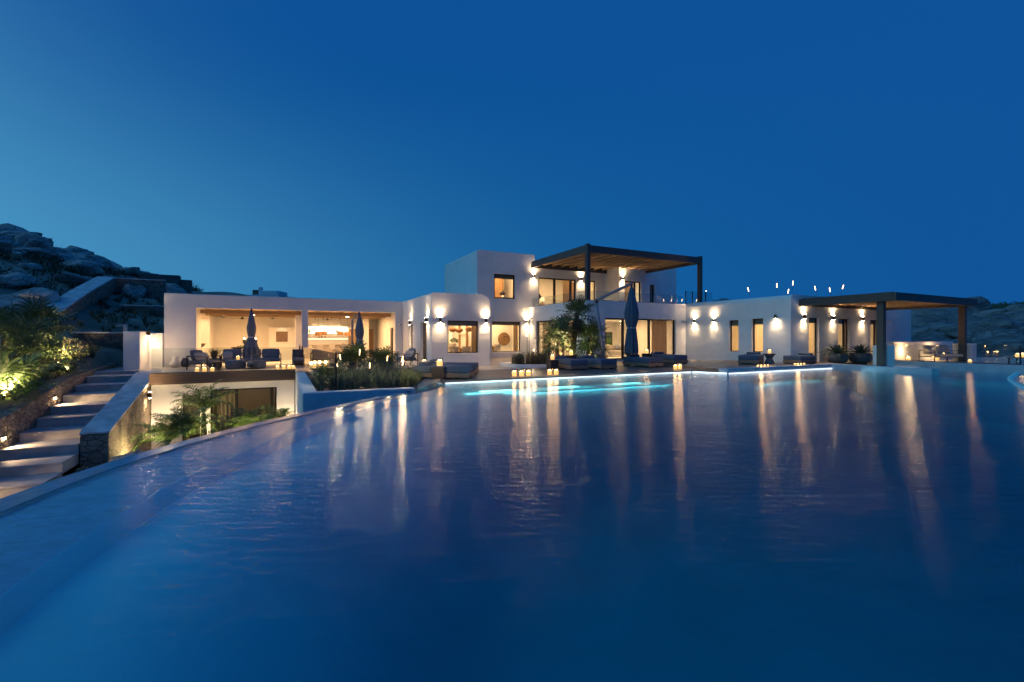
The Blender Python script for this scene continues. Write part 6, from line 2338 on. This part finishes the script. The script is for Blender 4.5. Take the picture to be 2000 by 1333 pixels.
# dining rooms
def dining_chair(u, v, z, rz, label, group):
    t = thing('dining_chair', label, 'chair', (u, v, z), rz, group)
    part('seat', MB().lathe([(.22, .42), (.25, .44), (.25, .49), (.2, .5)], n=18), M['linen'], t, smooth=True)
    b = MB()
    n = 14
    vs, fs = [], []
    for i in range(n + 1):
        a = radians(200 + 140 * i / n)
        for (r_, z_) in ((.26, .5), (.29, .86), (.25, .87), (.22, .5)):
            vs.append((r_ * cos(a), r_ * sin(a), z_))
    for i in range(n):
        for k in range(4):
            fs.append((4 * i + k, 4 * i + (k + 1) % 4, 4 * i + 4 + (k + 1) % 4, 4 * i + 4 + k))
    fs += [(0, 1, 2, 3), tuple(4 * n + k for k in (3, 2, 1, 0))]
    b.add(vs, fs)
    part('backrest', b, M['linen'], t, smooth=True)
    for a in (45, 135, 225, 315):
        part('leg', MB().tube([(.16 * cos(radians(a)), .16 * sin(radians(a)), .42), (.22 * cos(radians(a)), .22 * sin(radians(a)), 0)], .014, 6), M['wood'], t)
    return t


def dining_set(u, v, z, names, grp):
    tb = thing('dining_table', names[0], 'table', (u, v, z))
    part('top', MB().box(-1.1, 1.1, -.5, .5, .71, .75), M['wood'], tb, bevel=.01)
    for x in (-.85, .85):
        part('leg', MB().box(x - .06, x + .06, -.38, .38, 0, .709), M['wood'], tb)
    for i, (x, l) in enumerate(zip((-.65, .05, .75), names[1:])):
        dining_chair(u + x, v - .75, z, 0, l, grp)


dining_set(8.15, 24.3, .16, ('oak dining table behind the wing window', 'white tub chair at the left of the wing dining table', 'white tub chair in the middle of the wing dining table', 'white tub chair at the right of the wing dining table'), 'white tub chairs in the wing')
dining_set(13.5, 31.85, .13, ('oak dining table behind the round carving window', 'white tub chair at the left, behind the round carving window', 'white tub chair below the round carving', 'white tub chair right of the round carving'), 'white tub chairs in the main room')
t = thing('potted_plant', 'big green plant in a vase on the wing dining table', 'plant', (8.45, 24.2, .915))
part('vase', MB().lathe([(.10, 0), (.15, .08), (.12, .22), (.13, .25)], n=16), M['ceramic'], t, smooth=True)
m = MB()
leaf_clump(m, (0, 0, .40), .24, 160, .06, rnd, .7)
part('leaves', m, M['green'], t)
for i, (u, v, z, r_, l) in enumerate(((8.46, 24.5, 1.98, .21, 'left woven disc lamp in the dining wing'), (8.86, 24.5, 1.95, .24, 'middle woven disc lamp in the dining wing'), (9.14, 23.7, 2.0, .22, 'right woven disc lamp in the dining wing'))):
    t = thing('pendant_lamp', l, 'pendant lamp', (u, v, 3.18), 0, 'woven disc lamps')
    part('cord', MB().tube([(0, 0, 0), (0, 0, z + .06 - 3.18)], .006, 6), M['charcoal'], t)
    part('lamp_shade', MB().lathe([(r_ * .5, z - .17 - 3.18), (r_, z - .04 - 3.18), (r_ * .9, z + .04 - 3.18), (r_ * .2, z + .10 - 3.18)], n=24), M['rattan'], t, smooth=True)
t = thing('wall_light', 'double oval ring light on the dining wing side wall', 'wall light', (9.44, 27.6, 1.58))
for z in (-.18, .22):
    vs = [(-.04, .18 * cos(2 * pi * k / 24), z + .24 * sin(2 * pi * k / 24)) for k in range(25)]
    part('ring', MB().tube(vs, .03, 6, cap=False), M['shade'], t)
t = thing('oak_niche', 'oak framed shelf niche on the dining wing side wall', 'shelf', (9.44, 25.3, 0.6))
for y in (-.62, .62):
    part('upright', MB().box(-.10, 0, y - .05, y + .05, 0, 1.8), M['wood'], t)
part('top_rail', MB().box(-.10, 0, -.569, .569, 1.72, 1.8), M['wood'], t)
part('shelf', MB().box(-.12, 0, -.569, .569, 1.1, 1.14), M['white'], t)
curtain('pale curtain at the right side of the dining wing window', ((8.95, 22.85), (9.40, 22.85)), .16, 2.7)
curtain('pale curtain at the right side of the round carving window', ((15.45, 30.75), (15.85, 30.75)), .14, 2.8)
# round carving
t = thing('round_carving', 'large dark round spiral carving on the wall behind the window', 'artwork', (15.55, 32.62, 1.40))
part('disc', MB().tube([(0, 0, 0), (0, -.05, 0)], .52, 40), M['artring'], t)
for k in range(5):
    r_ = .48 - .095 * k
    vs = [(r_ * (1 - .12 * j / 24) * cos(2 * pi * j / 24 + k * .7), -.065, r_ * (1 - .12 * j / 24) * sin(2 * pi * j / 24 + k * .7) - .02 * k) for j in range(22)]
    part('spiral_rib', MB().tube(vs, .018, 6), M['wood'], t)
# living room
t = thing('sofa', 'long pale sofa with cushions inside the living room', 'sofa', (21.6, 26.8, .105))
part('seat', MB().box(-1.6, 1.6, -.45, .45, .08, .45), M['linen'], t, bevel=.05)
part('backrest', MB().box(-1.6, 1.6, .25, .50, .451, .82), M['linen'], t, bevel=.06)
for x in (-1.1, -.3, .6, 1.2):
    part('pillow', pillow_mb(.5, .45, .18, (x, .08, .68), radians(70)), M['cushion' if x > .5 else 'linen'], t, smooth=True)
curtain('long sheer curtain at the right end of the living room glass', ((22.35, 23.5), (23.75, 23.5)), .11, 2.72)
curtain('sheer curtain at the far end of the side glass wall', ((17.05, 28.0), (17.05, 29.1)), .11, 2.72)
t = thing('wall_light', 'double oval ring light seen through the side glass wall', 'wall light', (17.6, 29.72, 1.55))
for z in (-.16, .20):
    vs = [(.16 * cos(2 * pi * k / 24), -.04, z + .22 * sin(2 * pi * k / 24)) for k in range(25)]
    part('ring', MB().tube(vs, .022, 6, cap=False), M['shade'], t)
t = thing('table_lamp', 'lit table lamp behind the side glass wall', 'lamp', (17.9, 28.4, .105))
part('stand', MB().lathe([(.2, 0), (.2, .55), (.08, .58), (.06, .9)], n=14), M['wood'], t)
part('lamp_shade', MB().lathe([(.17, .9), (.19, .91), (.15, 1.25), (.13, 1.26)], n=16), M['shade'], t, smooth=True)
simple('inner_door', MB().box(19.2, 20.2, 29.66, 29.75, .11, 2.3), 'linen', 'tall pale inner door in the living room', 'door')
simple('fireplace_block', MB().box(17.2, 18.4, 24.6, 25.0, .11, .62), 'darkstone', 'low rough stone bench inside the side glass wall', 'bench')
# inner windows of the living room
for i, (a, b, l) in enumerate(((22.0, 22.9, 'dark inner window with greenery at the back of the living room, left one'), (23.3, 24.0, 'dark inner window at the back of the living room, right one'))):
    t = thing('inner_window', l, 'window', (a, 29.75, 0))
    MB().box(a, b, 29.70, 29.78, .6, 1.95).build('frame', M['frame'], t)
    MB().box(a + .06, b - .06, 29.68, 29.697, .66, 1.89).build('pane', M['green'], t)
curtain('grey curtain behind the left part of the dark lower sliding door', ((-2.85, 24.25), (-2.0, 24.25)), -3.14, -0.8)
light('AREA', 'lower_room_light', (-1.6, 26, -0.5), 12, (1.0, 0.66, 0.35), size=2.0)
# upstairs rooms
for i, (u, v, z, l) in enumerate(((17.9, 31.2, 4.72, 'smoky glass pendant behind the upstairs sliding door'), (14.95, 31.6, 4.85, 'smoky glass pendant in the upstairs square window'))):
    t = thing('pendant_lamp', l, 'pendant lamp', (u, v, 6.85))
    part('cord', MB().tube([(0, 0, 0), (0, 0, z + .32 - 6.85)], .008, 6), M['charcoal'], t)
    part('lamp_shade', MB().lathe([(.10, z - .14 - 6.85), (.22, z - .05 - 6.85), (.24, z + .03 - 6.85), (.14, z + .17 - 6.85), (.035, z + .32 - 6.85)], n=20), M['darkwood'], t, smooth=True)
    part('bulb', MB().lathe([(.02, z - .2 - 6.85), (.06, z - .16 - 6.85), (.05, z - .1 - 6.85)], n=10), M['bulb'], t, smooth=True)
simple('wardrobe', MB().box(16.9, 18.2, 33.2, 33.9, 3.86, 6.4), 'wood', 'oak panelled wardrobe upstairs behind the sliding door', 'wardrobe')
simple('wardrobe', MB().box(14.6, 15.9, 33.4, 34.0, 3.86, 6.4), 'wood', 'oak panelled wardrobe in the upstairs square window', 'wardrobe')
simple('inner_door', MB().box(21.9, 22.7, 32.6, 32.7, 3.86, 6.2), 'wood', 'oak door upstairs behind the pergola post', 'door')
t = thing('table_lamp', 'lit bedside lamp upstairs behind the balcony chair', 'lamp', (19.3, 33.0, 3.86))
part('stand', MB().lathe([(.22, 0), (.22, .5), (.06, .53), (.05, .7)], n=14), M['wood'], t)
part('lamp_shade', MB().lathe([(.16, .7), (.18, .71), (.14, 1.0), (.12, 1.01)], n=16), M['shade'], t, smooth=True)
curtain('pale curtain at the right of the upstairs sliding door', ((19.9, 30.8), (20.6, 30.8)), 3.87, 6.2)
curtain('pale curtain filling the upstairs balcony door above the umbrella', ((24.15, 29.05), (25.7, 29.05)), 3.87, 6.2)
armchair('armchair', 'balcony armchair with a pale back cushion behind the balcony wall', 19.2, 27.6, 3.125, radians(-60), .95, .9, cush='linen', n_pill=0)
armchair('lounge_chair', 'balcony lounge chair with a tilted cushion near the umbrella arm', 22.9, 26.2, 3.125, radians(-60), .9, .9, cush='cushion', n_pill=1, cat='lounge chair')
# bedroom wing
curtain('curtain in the left narrow bedroom window', ((26.0, 18.6), (26.0, 19.6)), .14, 3.0)
simple('bedroom_door', MB().box(26.9, 26.98, 17.2, 18.0, .14, 2.4), 'wood', 'oak door seen through the right narrow bedroom window', 'door')
for (a, b, l) in ((29.4, 30.1, 'curtain behind the second garden door under the right pergola'), (32.9, 33.5, 'curtain behind the third garden door under the right pergola')):
    curtain(l, ((a, 16.15), (b, 16.15)), .14, 2.6)
t = thing('potted_plant', 'leafy house plant behind the first garden door', 'plant', (26.8, 16.6, .14))
part('pot', MB().lathe([(.14, 0), (.19, .05), (.2, .3)], n=14), M['ceramic'], t, smooth=True)
m = MB()
leaf_clump(m, (0, 0, .7), .35, 120, .10, rnd, 1.2)
part('leaves', m, M['green'], t)

# ------------------------------------------------------------------ render settings
sc.view_settings.view_transform = 'Standard'
sc.view_settings.look = 'None'
sc.view_settings.exposure = 0.0
sc.view_settings.gamma = 1.0
sc.render.engine = 'CYCLES'
cy = sc.cycles
cy.use_denoising = True
cy.denoiser = 'OPENIMAGEDENOISE'
cy.max_bounces = 8
cy.diffuse_bounces = 3
cy.glossy_bounces = 4
cy.transmission_bounces = 4
cy.transparent_max_bounces = 24
cy.volume_bounces = 0
cy.caustics_reflective = False
cy.caustics_refractive = False
cy.sample_clamp_indirect = 40.0
cy.sample_clamp_direct = 0.0
cy.use_light_tree = True
